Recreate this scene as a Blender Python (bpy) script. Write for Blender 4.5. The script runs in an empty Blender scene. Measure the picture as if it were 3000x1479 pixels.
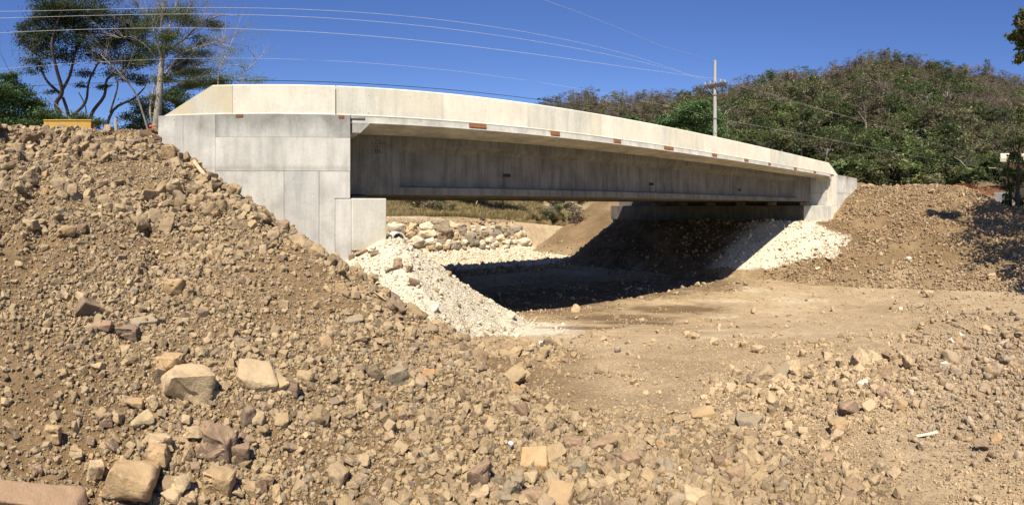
import bpy, bmesh, math, random
import numpy as np
from mathutils import Vector, Matrix, Euler

random.seed(7)
rng = np.random.default_rng(7)
SC = bpy.context.scene
COL = SC.collection

# ------------------------------------------------------------------ camera, sky, sun, exposure
# The photograph is a stitched phone panorama, so the lens is a central cylindrical one.
# World: the eye is the origin, the bridge runs along +X, its near face is the plane Y = 12.
F = 1365.0                    # photo pixels per radian
X0, YH = 780.0, 604.0         # photo column that looks along +Y, photo row of the horizon
cam_d = bpy.data.cameras.new('camera')
cam_d.type = 'PANO'
cam_d.panorama_type = 'CENTRAL_CYLINDRICAL'
cam_d.central_cylindrical_range_u_min = -1500.0 / F
cam_d.central_cylindrical_range_u_max = 1500.0 / F
cam_d.central_cylindrical_radius = 1.0
cam_d.central_cylindrical_range_v_min = -(1479.0 - YH) / F
cam_d.central_cylindrical_range_v_max = YH / F
cam_d.clip_start = 0.05
cam_d.clip_end = 3000.0
cam = bpy.data.objects.new('camera', cam_d)
COL.objects.link(cam)
cam.location = (0, 0, 0)
cam.rotation_euler = (math.radians(90), 0, -(1500.0 - X0) / F)
SC.camera = cam

SUN = Vector((-0.35, -0.43, 0.83)).normalized()      # towards the sun
world = bpy.data.worlds.new("World")
SC.world = world
world.use_nodes = True
wn = world.node_tree
wn.nodes.clear()
sky = wn.nodes.new('ShaderNodeTexSky')
sky.sky_type = 'NISHITA'
sky.sun_disc = False
sky.sun_elevation = math.asin(SUN.z)
sky.sun_rotation = math.atan2(SUN.x, SUN.y)
sky.altitude = 0.0
sky.air_density = 1.0
sky.dust_density = 0.1
sky.ozone_density = 5.0
bg = wn.nodes.new('ShaderNodeBackground')
bg.inputs['Strength'].default_value = 0.086
wo = wn.nodes.new('ShaderNodeOutputWorld')
hsv = wn.nodes.new('ShaderNodeHueSaturation')
hsv.inputs['Saturation'].default_value = 1.16
hsv.inputs['Hue'].default_value = 0.516
wn.links.new(sky.outputs[0], hsv.inputs['Color'])
wn.links.new(hsv.outputs[0], bg.inputs['Color'])
wn.links.new(bg.outputs[0], wo.inputs['Surface'])

sun_d = bpy.data.lights.new('sun', 'SUN')
sun_d.energy = 5.0
sun_d.angle = math.radians(0.55)
sun_d.color = (1.0, 0.92, 0.79)
sun = bpy.data.objects.new('sun', sun_d)
COL.objects.link(sun)
sun.rotation_euler = SUN.to_track_quat('Z', 'Y').to_euler()

SC.view_settings.view_transform = 'Standard'
SC.view_settings.look = 'None'
SC.view_settings.exposure = 0.75
SC.view_settings.gamma = 1.0
SC.view_settings.use_curve_mapping = False
SC.cycles.max_bounces = 6
SC.cycles.diffuse_bounces = 2
SC.cycles.transparent_max_bounces = 8
SC.cycles.use_denoising = True

# ------------------------------------------------------------------ helpers
def pt(x, y, r):
    """World point seen at photo pixel (x, y) at horizontal distance r."""
    a = (x - X0) / F
    return Vector((r * math.sin(a), r * math.cos(a), (YH - y) / F * r))

def onY(x, y, Y):
    a = (x - X0) / F
    return pt(x, y, Y / math.cos(a))

def tag(o, label=None, cat=None, group=None, kind=None):
    if label: o['label'] = label
    if cat: o['category'] = cat
    if group: o['group'] = group
    if kind: o['kind'] = kind
    return o

def empty(name, loc=(0, 0, 0), parent=None):
    o = bpy.data.objects.new(name, None)
    COL.objects.link(o)
    o.location = loc
    o.empty_display_size = 0.3
    if parent: o.parent = parent
    return o

def mesh_obj(name, me, parent=None, loc=None):
    o = bpy.data.objects.new(name, me)
    COL.objects.link(o)
    if loc is not None: o.location = loc
    if parent is not None: o.parent = parent
    return o

def np_mesh(name, V, Fc, mat=None, smooth=False):
    """mesh from numpy arrays; faces all of one size (n, k)"""
    V = np.asarray(V, dtype=np.float32); Fc = np.asarray(Fc, dtype=np.int32)
    me = bpy.data.meshes.new(name)
    n, k = Fc.shape
    me.vertices.add(len(V)); me.vertices.foreach_set('co', V.ravel())
    me.loops.add(n * k); me.loops.foreach_set('vertex_index', Fc.ravel())
    me.polygons.add(n)
    me.polygons.foreach_set('loop_start', np.arange(0, n * k, k, dtype=np.int32))
    me.polygons.foreach_set('loop_total', np.full(n, k, dtype=np.int32))
    me.polygons.foreach_set('use_smooth', np.full(n, smooth, dtype=bool))
    me.update(calc_edges=True)
    if mat: me.materials.append(mat)
    return me

class MB:
    """collects boxes, prisms and tubes into one mesh"""
    def __init__(s): s.v = []; s.f = []
    def add(s, vs, fs):
        b = len(s.v); s.v += [tuple(v) for v in vs]; s.f += [tuple(i + b for i in f) for f in fs]; return s
    def box(s, x0, x1, y0, y1, z0, z1):
        vs = [(x0,y0,z0),(x1,y0,z0),(x1,y1,z0),(x0,y1,z0),(x0,y0,z1),(x1,y0,z1),(x1,y1,z1),(x0,y1,z1)]
        return s.add(vs, [(3,2,1,0),(4,5,6,7),(0,1,5,4),(1,2,6,5),(2,3,7,6),(3,0,4,7)])
    def sheared(s, x0, x1, y0, y1, z0, z1, k=0.0, yr=12.0):
        vs = []
        for z in (z0, z1):
            for x, y in ((x0,y0),(x1,y0),(x1,y1),(x0,y1)):
                vs.append((x + k * (y - yr), y, z))
        return s.add(vs, [(3,2,1,0),(4,5,6,7),(0,1,5,4),(1,2,6,5),(2,3,7,6),(3,0,4,7)])
    def prism_xz(s, poly, y0, y1):
        n = len(poly)
        vs = [(x, y0, z) for x, z in poly] + [(x, y1, z) for x, z in poly]
        fs = [tuple(range(n)), tuple(range(2 * n - 1, n - 1, -1))]
        fs += [(i, i + n, (i + 1) % n + n, (i + 1) % n) for i in range(n)]
        return s.add(vs, fs)
    def sweep(s, stations):
        """stations: list of closed loops (same length) of 3D points"""
        n = len(stations[0]); b = len(s.v)
        for st in stations: s.v += [tuple(p) for p in st]
        for k in range(len(stations) - 1):
            for i in range(n):
                j = (i + 1) % n
                s.f.append((b + k*n + i, b + k*n + j, b + (k+1)*n + j, b + (k+1)*n + i))
        s.f.append(tuple(b + i for i in range(n - 1, -1, -1)))
        e = b + (len(stations) - 1) * n
        s.f.append(tuple(e + i for i in range(n)))
        return s
    def tube(s, pts, rad, n=6, cap=True):
        pts = [Vector(p) for p in pts]; m = len(pts)
        rad = rad if hasattr(rad, '__len__') else [rad] * m
        b = len(s.v); prev = None
        for i, p in enumerate(pts):
            d = (pts[min(i + 1, m - 1)] - pts[max(i - 1, 0)])
            d = d.normalized() if d.length > 1e-9 else Vector((0, 0, 1))
            if prev is None:
                a = d.orthogonal().normalized()
            else:
                a = (prev - d * prev.dot(d)); a = a.normalized() if a.length > 1e-6 else d.orthogonal().normalized()
            prev = a; c = d.cross(a)
            for k in range(n):
                t = 2 * math.pi * k / n
                q = p + (a * math.cos(t) + c * math.sin(t)) * rad[i]
                s.v.append(tuple(q))
        for i in range(m - 1):
            for k in range(n):
                j = (k + 1) % n
                s.f.append((b + i*n + k, b + i*n + j, b + (i+1)*n + j, b + (i+1)*n + k))
        if cap:
            s.f.append(tuple(b + k for k in range(n - 1, -1, -1)))
            s.f.append(tuple(b + (m - 1) * n + k for k in range(n)))
        return s
    def build(s, name, mat, parent=None, smooth=False, bevel=0.0, fix=False):
        me = bpy.data.meshes.new(name)
        me.from_pydata(s.v, [], s.f)
        if fix or bevel:
            bm = bmesh.new(); bm.from_mesh(me)
            bmesh.ops.recalc_face_normals(bm, faces=bm.faces)
            if bevel:
                bmesh.ops.bevel(bm, geom=[e for e in bm.edges if e.is_manifold and e.calc_face_angle(0) > 0.4], offset=bevel,
                                offset_type='OFFSET', segments=1, affect='EDGES', profile=0.5)
            bm.to_mesh(me); bm.free()
        if smooth: me.polygons.foreach_set('use_smooth', [True] * len(me.polygons))
        if mat: me.materials.append(mat)
        return mesh_obj(name, me, parent)

# ---- numpy noise
def _hash(ix, iy, seed):
    h = (ix.astype(np.int64) * 374761393 + iy.astype(np.int64) * 668265263 + seed * 1442695041) & 0xffffffff
    h = ((h ^ (h >> 13)) * 1274126177) & 0xffffffff
    h = (h ^ (h >> 16)) & 0xffffffff
    return h.astype(np.float64) / 4294967295.0
def vnoise(x, y, seed=0):
    ix = np.floor(x); iy = np.floor(y); fx = x - ix; fy = y - iy
    fx = fx*fx*fx*(fx*(fx*6-15)+10); fy = fy*fy*fy*(fy*(fy*6-15)+10)
    a = _hash(ix, iy, seed); b = _hash(ix+1, iy, seed); c = _hash(ix, iy+1, seed); d = _hash(ix+1, iy+1, seed)
    return (a*(1-fx)+b*fx)*(1-fy) + (c*(1-fx)+d*fx)*fy
def fbm(x, y, octv=4, seed=0, gain=0.5):
    s = 0; a = 1.0; t = 0
    for o in range(octv):
        s = s + a * (vnoise(x * 2**o + 17.3*o, y * 2**o - 9.1*o, seed + o) - 0.5); t += a; a *= gain
    return s / t * 2          # about -1 .. 1
def sstep(a, b, x):
    t = np.clip((x - a) / (b - a), 0, 1); return t*t*(3-2*t)
def smin(a, b, k):
    h = np.clip(0.5 + 0.5 * (b - a) / k, 0, 1); return b*(1-h) + a*h - k*h*(1-h)
def smax(a, b, k): return -smin(-a, -b, k)

# ---- node helpers
def new_mat(name):
    m = bpy.data.materials.new(name); m.use_nodes = True
    nt = m.node_tree; nt.nodes.clear()
    out = nt.nodes.new('ShaderNodeOutputMaterial')
    b = nt.nodes.new('ShaderNodeBsdfPrincipled')
    nt.links.new(b.outputs[0], out.inputs[0])
    b.inputs['Roughness'].default_value = 0.9
    b.inputs['Specular IOR Level'].default_value = 0.2
    return m, nt, b
class NT:
    def __init__(s, nt): s.nt = nt
    def n(s, t, **kw):
        q = s.nt.nodes.new(t)
        for k, v in kw.items(): setattr(q, k, v)
        return q
    def l(s, a, b): s.nt.links.new(a, b)
    def pos(s): return s.n('ShaderNodeNewGeometry').outputs['Position']
    def noise(s, vec, scale, detail=4, rough=0.55, dist=0.0):
        q = s.n('ShaderNodeTexNoise'); q.inputs['Scale'].default_value = scale; q.inputs['Detail'].default_value = detail
        q.inputs['Roughness'].default_value = rough; q.inputs['Distortion'].default_value = dist
        if vec is not None: s.l(vec, q.inputs['Vector'])
        return q.outputs['Fac']
    def ramp(s, fac, stops, interp='LINEAR'):
        q = s.n('ShaderNodeValToRGB'); e = q.color_ramp.elements; q.color_ramp.interpolation = interp
        while len(e) < len(stops): e.new(0.5)
        for i, (p, c) in enumerate(stops):
            e[i].position = p; e[i].color = (*c, 1) if hasattr(c, '__len__') else (c, c, c, 1)
        s.l(fac, q.inputs[0]); return q.outputs[0]
    def mix(s, fac, a, b, mode='MIX'):
        q = s.n('ShaderNodeMix', data_type='RGBA', blend_type=mode)
        for v, i in ((fac, 0), (a, 6), (b, 7)):
            if isinstance(v, (int, float)): q.inputs[i].default_value = v if i == 0 else (v, v, v, 1)
            elif isinstance(v, tuple): q.inputs[i].default_value = (*v, 1)
            else: s.l(v, q.inputs[i])
        return q.outputs[2]
    def math(s, op, a, b=None, c=None):
        q = s.n('ShaderNodeMath', operation=op)
        for i, v in enumerate((a, b, c)):
            if v is None: continue
            if isinstance(v, (int, float)): q.inputs[i].default_value = v
            else: s.l(v, q.inputs[i])
        return q.outputs[0]
    def mapping(s, vec, scale=(1,1,1), loc=(0,0,0)):
        q = s.n('ShaderNodeMapping'); q.inputs['Scale'].default_value = scale; q.inputs['Location'].default_value = loc
        s.l(vec, q.inputs[0]); return q.outputs[0]
    def bump(s, h, strength=0.3, dist=0.02):
        q = s.n('ShaderNodeBump'); q.inputs['Strength'].default_value = strength; q.inputs['Distance'].default_value = dist
        s.l(h, q.inputs['Height']); return q.outputs[0]
    def attr(s, name, typ='GEOMETRY'):
        return s.n('ShaderNodeAttribute', attribute_name=name, attribute_type=typ)

def soil_mat(name, stops, scale=1.0, bump=0.5, stops2=None):
    """earth: colour mottled at three scales, with white (lime) and wet attributes of the ground mesh"""
    m, nt, b = new_mat(name); T = NT(nt); p = T.pos()
    big = T.noise(p, 0.35*scale, 5, 0.6); mid = T.noise(p, 2.6*scale, 6, 0.65); fine = T.noise(p, 22*scale, 5, 0.7)
    c = T.ramp(big, stops)
    if stops2: c = T.mix(T.attr('sand').outputs['Fac'], c, T.ramp(big, stops2))
    c = T.mix(0.8, c, T.ramp(mid, [(0.3, 0.78), (0.72, 1.18)]), 'MULTIPLY')
    c = T.mix(0.85, c, T.ramp(fine, [(0.32, 0.62), (0.5, 1.0), (0.72, 1.32)]), 'MULTIPLY')
    wf = T.mix(1.0, (0.66, 0.58, 0.43), T.ramp(T.noise(p, 5.0, 6, 0.7), [(0.3, 0.62), (0.6, 1.0)]), 'MULTIPLY')
    wf = T.mix(0.8, wf, T.ramp(fine, [(0.35, 0.7), (0.6, 1.05)]), 'MULTIPLY')
    wa = T.attr('lime').outputs['Fac']
    wn_ = T.math('ADD', wa, T.math('MULTIPLY', T.math('SUBTRACT', T.noise(p, 3.0, 6, 0.7), 0.5), 0.9))
    wm = T.math('MULTIPLY', T.ramp(wn_, [(0.28, 0.0), (0.8, 1.0)]), T.math('MINIMUM', T.math('MULTIPLY', wa, 4.0), 1.0))
    c = T.mix(wm, c, wf)
    wet_shade = T.attr('wet_shade').outputs['Fac']
    wn2 = T.ramp(T.math('ADD', wet_shade, T.math('MULTIPLY', T.math('SUBTRACT', T.noise(p, 0.9, 5, 0.6), 0.5), 1.1)), [(0.36, 0.0), (0.78, 1.0)])
    wn2 = T.math('MULTIPLY', wn2, T.math('MINIMUM', T.math('MULTIPLY', wet_shade, 5.0), 1.0))
    c = T.mix(wn2, c, T.mix(0.8, c, (0.30, 0.25, 0.21), 'MULTIPLY'))  # darkens for wet soil and for the painted shade under the deck
    T.l(c, b.inputs['Base Color'])
    h = T.math('ADD', T.math('MULTIPLY', T.noise(p, 9*scale, 6, 0.7), 1.0), T.math('MULTIPLY', T.noise(p, 60*scale, 3, 0.7), 0.35))
    T.l(T.bump(h, bump, 0.08), b.inputs['Normal'])
    b.inputs['Roughness'].default_value = 0.95
    return m

def concrete_mat(name, base, dark=0.75, topstain=0.0, streak=0.25, warm=(0.55, 0.44, 0.28), warm_amt=0.0, pits=0.5):
    m, nt, b = new_mat(name); T = NT(nt); p = T.pos()
    oi = T.n('ShaderNodeObjectInfo').outputs['Random']
    sh = T.n('ShaderNodeVectorMath', operation='ADD'); T.l(p, sh.inputs[0])
    cmb = T.n('ShaderNodeCombineXYZ'); T.l(T.math('MULTIPLY', oi, 37.0), cmb.inputs[0]); T.l(cmb.outputs[0], sh.inputs[1])
    p = sh.outputs[0]
    c = T.mix(1.0, base, T.ramp(T.noise(p, 0.9, 6, 0.62, 0.4), [(0.28, dark), (0.55, 1.0), (0.75, 1.1)]), 'MULTIPLY')
    st = T.noise(T.mapping(p, (3.5, 3.5, 0.35)), 1.6, 6, 0.65)
    c = T.mix(streak, c, T.ramp(st, [(0.34, 0.5), (0.55, 1.0), (0.8, 1.15)]), 'MULTIPLY')
    c = T.mix(0.5, c, T.ramp(T.noise(p, 14, 5, 0.7), [(0.3, 0.82), (0.7, 1.12)]), 'MULTIPLY')
    c = T.mix(T.math('MULTIPLY', T.ramp(T.noise(p, 0.55, 5, 0.6), [(0.46, 0.0), (0.62, 1.0)]), warm_amt), c, warm)
    if topstain:      # grey weather stain that has run down from the ledge under the parapet
        w = T.pos(); sz = T.n('ShaderNodeSeparateXYZ'); T.l(w, sz.inputs[0])
        edge = T.math('ADD', sz.outputs[2], T.math('MULTIPLY', T.math('SUBTRACT', T.noise(T.mapping(w, (1.0, 1.0, .25)), 1.5, 6, .65), .5), 1.5))
        mk_ = T.math('MULTIPLY', T.ramp(T.math('SUBTRACT', edge, 1.55), [(0.35, 0.0), (0.75, 1.0)]), topstain)
        c = T.mix(mk_, c, T.mix(1.0, c, (0.60, 0.60, 0.59), 'MULTIPLY'))
        j_ = T.math('ABSOLUTE', T.math('SUBTRACT', T.math('ADD', sz.outputs[2], T.math('MULTIPLY', T.noise(w, 2.0, 4, .7), .12)), 1.04))
        c = T.mix(T.math('MULTIPLY', T.ramp(T.math('MULTIPLY', j_, 4.0), [(0.0, 1.0), (0.45, 0.0)]), .6), c, T.mix(1.0, c, (0.66, 0.65, 0.63), 'MULTIPLY'))
    vo = T.n('ShaderNodeTexVoronoi'); vo.inputs['Scale'].default_value = 4.2; T.l(p, vo.inputs['Vector'])
    sep = T.n('ShaderNodeSeparateColor'); T.l(vo.outputs['Color'], sep.inputs[0])
    rad = T.math('MULTIPLY', T.math('GREATER_THAN', sep.outputs[0], 0.62), T.math('MULTIPLY', sep.outputs[1], 0.13))
    pit = T.math('LESS_THAN', vo.outputs['Distance'], rad)
    c = T.mix(T.math('MULTIPLY', pit, pits), c, (0.07, 0.065, 0.06))
    T.l(c, b.inputs['Base Color'])
    T.l(T.bump(T.noise(p, 30, 5, 0.7), 0.25, 0.01), b.inputs['Normal'])
    b.inputs['Roughness'].default_value = 0.88
    return m

def plain_mat(name, col, rough=0.8, var=0.25, scale=6.0, metal=0.0, bump=0.0, spec=0.3):
    m, nt, b = new_mat(name); T = NT(nt); p = T.n('ShaderNodeTexCoord').outputs['Object']
    c = T.mix(1.0, col, T.ramp(T.noise(p, scale, 5, 0.65), [(0.3, 1 - var), (0.7, 1 + var)]), 'MULTIPLY')
    T.l(c, b.inputs['Base Color'])
    b.inputs['Roughness'].default_value = rough; b.inputs['Metallic'].default_value = metal
    b.inputs['Specular IOR Level'].default_value = spec
    if bump: T.l(T.bump(T.noise(p, scale * 4, 4, 0.7), bump, 0.02), b.inputs['Normal'])
    return m

def rock_mat(name, stops, dust=(0.36, 0.25, 0.145), dust_amt=0.5, sat=1.0):
    """stone: colour differs from stone to stone (object random), mottled, dusted on its upper faces"""
    m, nt, b = new_mat(name); T = NT(nt)
    p = T.n('ShaderNodeTexCoord').outputs['Object']; w = T.pos()
    rnd = T.n('ShaderNodeObjectInfo').outputs['Random']
    c = T.ramp(rnd, stops)
    c = T.mix(0.9, c, T.ramp(T.noise(w, 7, 5, 0.65), [(0.3, 0.7), (0.7, 1.25)]), 'MULTIPLY')
    c = T.mix(0.6, c, T.ramp(T.noise(w, 60, 3, 0.7), [(0.3, 0.75), (0.7, 1.2)]), 'MULTIPLY')
    geo = T.n('ShaderNodeNewGeometry'); sx = T.n('ShaderNodeSeparateXYZ'); T.l(geo.outputs['Normal'], sx.inputs[0])
    up = T.math('MULTIPLY', T.ramp(T.math('ADD', sx.outputs[2], T.math('MULTIPLY', T.math('SUBTRACT', T.noise(w, 5, 5, 0.7), 0.5), 1.6)), [(0.35, 0.0), (0.95, 1.0)]), dust_amt)
    c = T.mix(up, c, dust)
    T.l(c, b.inputs['Base Color'])
    T.l(T.bump(T.math('ADD', T.noise(w, 18, 6, 0.7), T.math('MULTIPLY', T.noise(w, 70, 4, 0.75), 0.5)), 0.5, 0.03), b.inputs['Normal'])
    b.inputs['Roughness'].default_value = 0.92
    return m

def leaf_mat(name, col, var=0.35, trans=0.35, hue=None):
    m, nt, b = new_mat(name); T = NT(nt)
    geo = T.n('ShaderNodeNewGeometry'); ri = geo.outputs['Random Per Island']
    ob = T.n('ShaderNodeObjectInfo').outputs['Random']
    c = T.mix(1.0, col, T.ramp(ri, [(0.0, 1 - var), (1.0, 1 + var)]), 'MULTIPLY')
    if hue: c = T.mix(T.math('MULTIPLY', T.ramp(T.math('FRACT', T.math('MULTIPLY', ri, 7.31)), [(0.55, 0.0), (1.0, 1.0)]), 0.8), c, hue)
    c = T.mix(1.0, c, T.ramp(ob, [(0.0, 0.72), (1.0, 1.28)]), 'MULTIPLY')
    T.l(c, b.inputs['Base Color'])
    b.inputs['Roughness'].default_value = 0.65
    tr = T.n('ShaderNodeBsdfTranslucent'); T.l(c, tr.inputs[0])
    mx = T.n('ShaderNodeMixShader'); mx.inputs[0].default_value = trans
    T.l(b.outputs[0], mx.inputs[1]); T.l(tr.outputs[0], mx.inputs[2])
    out = [n for n in nt.nodes if n.type == 'OUTPUT_MATERIAL'][0]
    T.l(mx.outputs[0], out.inputs[0])
    return m

M = {}
BROWN = [(0.3, (0.140, 0.090, 0.043)), (0.55, (0.188, 0.124, 0.062)), (0.75, (0.240, 0.164, 0.086))]
SAND = [(0.3, (0.29, 0.208, 0.116)), (0.5, (0.36, 0.264, 0.153)), (0.72, (0.42, 0.320, 0.196))]
GRAVELLY = [(0.25, (0.125, 0.082, 0.040)), (0.5, (0.195, 0.130, 0.064)), (0.75, (0.29, 0.200, 0.106))]
DRYGRASS = [(0.3, (0.10, 0.08, 0.035)), (0.55, (0.15, 0.115, 0.05)), (0.8, (0.20, 0.145, 0.07))]
M['level'] = soil_mat('dry_level_ground', DRYGRASS, stops2=SAND)
M['earth'] = soil_mat('brown_earth', BROWN, stops2=SAND)
M['bed'] = soil_mat('sandy_bed', BROWN, stops2=SAND)
M['lime'] = soil_mat('limestone_fill', [(0.3, (0.52, 0.44, 0.31)), (0.6, (0.62, 0.54, 0.40))], bump=0.7)
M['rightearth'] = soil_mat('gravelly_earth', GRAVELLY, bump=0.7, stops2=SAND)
M['forestfloor'] = soil_mat('dry_forest_floor', [(0.3, (0.13, 0.095, 0.05)), (0.6, (0.19, 0.14, 0.075)), (0.8, (0.26, 0.19, 0.10))], scale=0.2)
M['bankgrass'] = soil_mat('dry_grass_bank', [(0.3, (0.10, 0.08, 0.035)), (0.55, (0.15, 0.115, 0.05)), (0.8, (0.20, 0.145, 0.07))], scale=0.8)
M['conc'] = concrete_mat('grey_concrete', (0.63, 0.60, 0.52), dark=0.70, streak=0.32, pits=0.9, topstain=0.8)
M['conc2'] = concrete_mat('grey_concrete_damp', (0.53, 0.51, 0.45), dark=0.62, streak=0.35, pits=0.9, topstain=0.9)
M['conc_cap'] = concrete_mat('ochre_stained_concrete', (0.58, 0.55, 0.455), warm_amt=0.6, warm=(0.44, 0.38, 0.23))
M['cream'] = concrete_mat('cream_concrete', (0.75, 0.69, 0.555), dark=0.85, streak=0.2, warm_amt=0.25, warm=(0.68, 0.59, 0.41))
M['cream_grey'] = concrete_mat('greyish_cream_concrete', (0.63, 0.60, 0.49), dark=0.85, streak=0.35, warm_amt=0.4, warm=(0.68, 0.58, 0.40))
M['cream_tan'] = concrete_mat('tan_stained_concrete', (0.59, 0.555, 0.45), dark=0.8, streak=0.2, warm_amt=0.65, warm=(0.60, 0.49, 0.29))
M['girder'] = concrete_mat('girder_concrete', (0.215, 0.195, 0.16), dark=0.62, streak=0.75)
M['cap_shaded'] = concrete_mat('shade_darkened_concrete', (0.15, 0.135, 0.11), dark=0.55, streak=0.7)  # darker concrete that paints in the deck's shade on cap and backwall
M['soffit'] = concrete_mat('board_marked_soffit', (0.40, 0.35, 0.27), dark=0.8, streak=0.3, warm_amt=0.4, warm=(0.40, 0.29, 0.17))
M['rust'] = plain_mat('rusty_brown_wood', (0.26, 0.11, 0.045), 0.85, 0.45, 25)
M['dark'] = plain_mat('dark_void', (0.03, 0.028, 0.025), 0.95, 0.3, 10)
# ------------------------------------------------------------------ terrain
SK = -0.23                                            # skew of the bridge: x shifts by SK per metre of y
def sk(x, y): return x + SK * (y - 12.0)

RIDGE = np.array([(1000,470),(1250,400),(1450,340),(1580,318),(1607,305),(1689,284),(1863,288),(1980,278),(2085,270),(2154,252),(2271,224),(2387,217),(2457,200),
                  (2504,178),(2585,155),(2678,177),(2795,206),(2888,200),(2958,229),(3000,235),(3200,250),(3500,330)], float)
def ridge_t(a): return np.interp(a, (RIDGE[:,0]-X0)/F, (YH-RIDGE[:,1])/F)
R_RIDGE, R_FOOT = 262.0, 62.0

NAMES = ['riverbed', 'earth_embankment', 'limestone_slope', 'gravel_embankment', 'ground', 'hill', 'roadside_bank']
def H(X, Y):
    """height of the ground and which piece of it this is"""
    X = np.asarray(X, float); Y = np.asarray(Y, float)
    r = np.hypot(X, Y); a = np.arctan2(X, Y)
    n3 = fbm(X/3.1, Y/3.1, 3, 11); n1 = fbm(X/1.1+5, Y/1.1, 4, 23)
    base = np.maximum(-1.65 - 0.161*np.maximum(r-2.2, 0), -60)
    base = smax(base, -4.3 + 0*r, 0.9) + 0.06*n3*sstep(1, 6, r) + 0.03*n1
    # low rubble swell in the right foreground
    base = base + 0.22*np.exp(-(((X-5.6)/1.6)**2 + ((Y-1.6)/1.5)**2))
    # worn wheel tracks across the bed
    if X.size > 4000:
        TP = np.array([(6.0,-2.2),(9.5,-.5),(12.8,2.1),(17.0,6.9),(17.3,11.8),(17.6,17.0),(17.0,30.0)])
        dmin = np.full(X.shape, 1e9); 
        for k in range(len(TP)-1):
            ax, ay = TP[k]; bx, by = TP[k+1]; ex, ey = bx-ax, by-ay; L2 = ex*ex+ey*ey
            tt = np.clip(((X-ax)*ex+(Y-ay)*ey)/L2, 0, 1); dmin = np.minimum(dmin, np.hypot(X-ax-tt*ex, Y-ay-tt*ey))
        for off, dp in ((0.25, .05), (2.05, .06), (3.4, .035)):
            dd = dmin - off + 0.12*n3
            base = base - dp*np.exp(-(dd/0.17)**2) + dp*0.55*np.exp(-((np.abs(dd)-0.36)/0.13)**2)
    # left embankment: front face, side face, level top
    v = -0.343*X + 0.939*Y
    p1 = -1.6 + 0.361*(v - 2.43) + 0.16*n3
    p2 = -0.22 - 0.667*X + 0.10*n3 + 0.05*n1
    m = smin(smin(p1, p2, 0.18), 2.1 + 0.10*n3, 0.45) + 0.07*n1
    uu = 0.939*X + 0.343*Y
    rill = np.abs(fbm(uu/0.9 + 0.3*n1, v/5.0, 3, 71))
    m = m - 0.16*sstep(.28, 0.0, rill)*sstep(3.5, 6, r)*(m < 1.9)
    m = np.where(Y < 12.2, m, np.where(X < 1.8, 2.08, -9.0))
    m = np.where((Y > 12.2) & (X > -7), np.minimum(m, 2.08 - 0.6*np.maximum(Y-31, 0)), m)
    # limestone fill in front of the left abutment
    w0 = -0.95 - 0.63*np.maximum(X + (np.maximum(Y,12)-12)*0.23 - 3.5, 0) - 0.55*np.maximum(3.05 - X, 0)*(Y < 12.2)
    w = smin(w0, w0 + 0.58*(Y - 11.6), 0.25)
    w = np.where(Y > 27, w - 0.6*(Y-27), w) + 0.10*n3 + 0.07*n1
    w = np.where(X < 1.0, -9, w)
    # right embankment
    top = -0.25 + 1.95*sstep(-1.2, 3.6, Y)
    front = smin(-4.3 + 0.41*(X - 23.4 + 0.8*n3), top + 0.22*n3, 0.6)
    Xs = X - SK*(Y-12)
    under = np.minimum(-4.3 + 0.58*(Xs - 24.0), -1.08)
    under = np.where(Xs > 32.5, 2.1, under)
    front = np.where((Y > 12.2) & (Xs > 32.5), 2.1, front)
    rb = front*(1-sstep(10.5, 13.0, Y)) + under*sstep(10.5, 13.0, Y)
    back = np.minimum(-4.3 + 0.60*(X - 23.6), 2.1) - 0.62*np.maximum(Y - 37.0, 0)
    rb = np.where(Xs > 32.5, np.where(Y > 12.2, 2.1, front), rb)
    rb = np.where(Y > 27.5, rb*(1-sstep(27.5, 30, Y)) + back*sstep(27.5, 30, Y), rb)
    rb = rb + 0.09*n1 + 0.05*n3
    plate = np.where((X > 40), np.where(Y < 12, -0.25, 2.1 - 0.62*np.maximum(Y-36.5, 0)) + np.clip((X-40)*0.10, 0, 2.4)*(Y < 12), -9)
    rb = np.maximum(rb, plate)
    # far side: terrace with the old road, then a grassy bank
    far = np.where(Y > 39.8, -1.56 + 3.2*np.minimum((Y-41.1), 0)/1.3*1.0, -9)
    far = np.where(Y > 42, far + 0.018*(Y-42), far)
    far = np.where((X > 24) , far - 0.10*(X-24), far)
    bank = -1.3 + 0.30*np.maximum(Y - 56.0, 0) - 0.02*np.maximum(X-10, 0)
    bank = np.where(Y > 56.0, np.minimum(bank, 0.9) + 0.25*n3*sstep(56, 59, Y), -9)
    gl = np.where((X < -6.5), 2.05, -9.0)                     # level ground on the left
    far_flat = np.where(r > 76, np.minimum(0.9 + (r-66)*0.01, 3.0), -9)
    # wooded hill
    rt = ridge_t(a); zr = rt*R_RIDGE - 6.5
    left = 1 - sstep(0.72, 1.0, a); foot = R_FOOT + 26*left; z0h = 1.0 - 1.6*left
    u = np.clip((r - foot)/(R_RIDGE - foot), 0, 1.6)
    prof = np.where(u < 1, u**1.12, 1 - (u-1)*1.2)
    hill = z0h + (zr - z0h)*prof + (5.0*fbm(X/38, Y/38, 3, 5) + 1.2*fbm(X/9, Y/9, 3, 6))*sstep(0.02, 0.3, u)*(1 - 0.75*sstep(0.8, 1.0, u))
    hill = np.where((a > 0.12) & (a < 2.2) & (r > foot), hill, -9)
    st = np.stack([base, np.maximum(m, gl), w, rb, np.maximum(far, far_flat), hill, bank])
    comp = np.argmax(st, axis=0)
    z = np.max(st, axis=0)
    # soften the creases between the pieces in the open
    z = np.where(comp == 0, np.maximum(z, smax(base, np.maximum(m, np.maximum(w, rb)), 0.25)), z)
    # fine relief
    amp = np.choose(comp, [0.042, 0.085, 0.085, 0.13, 0.02, 0.3, 0.05])
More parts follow.
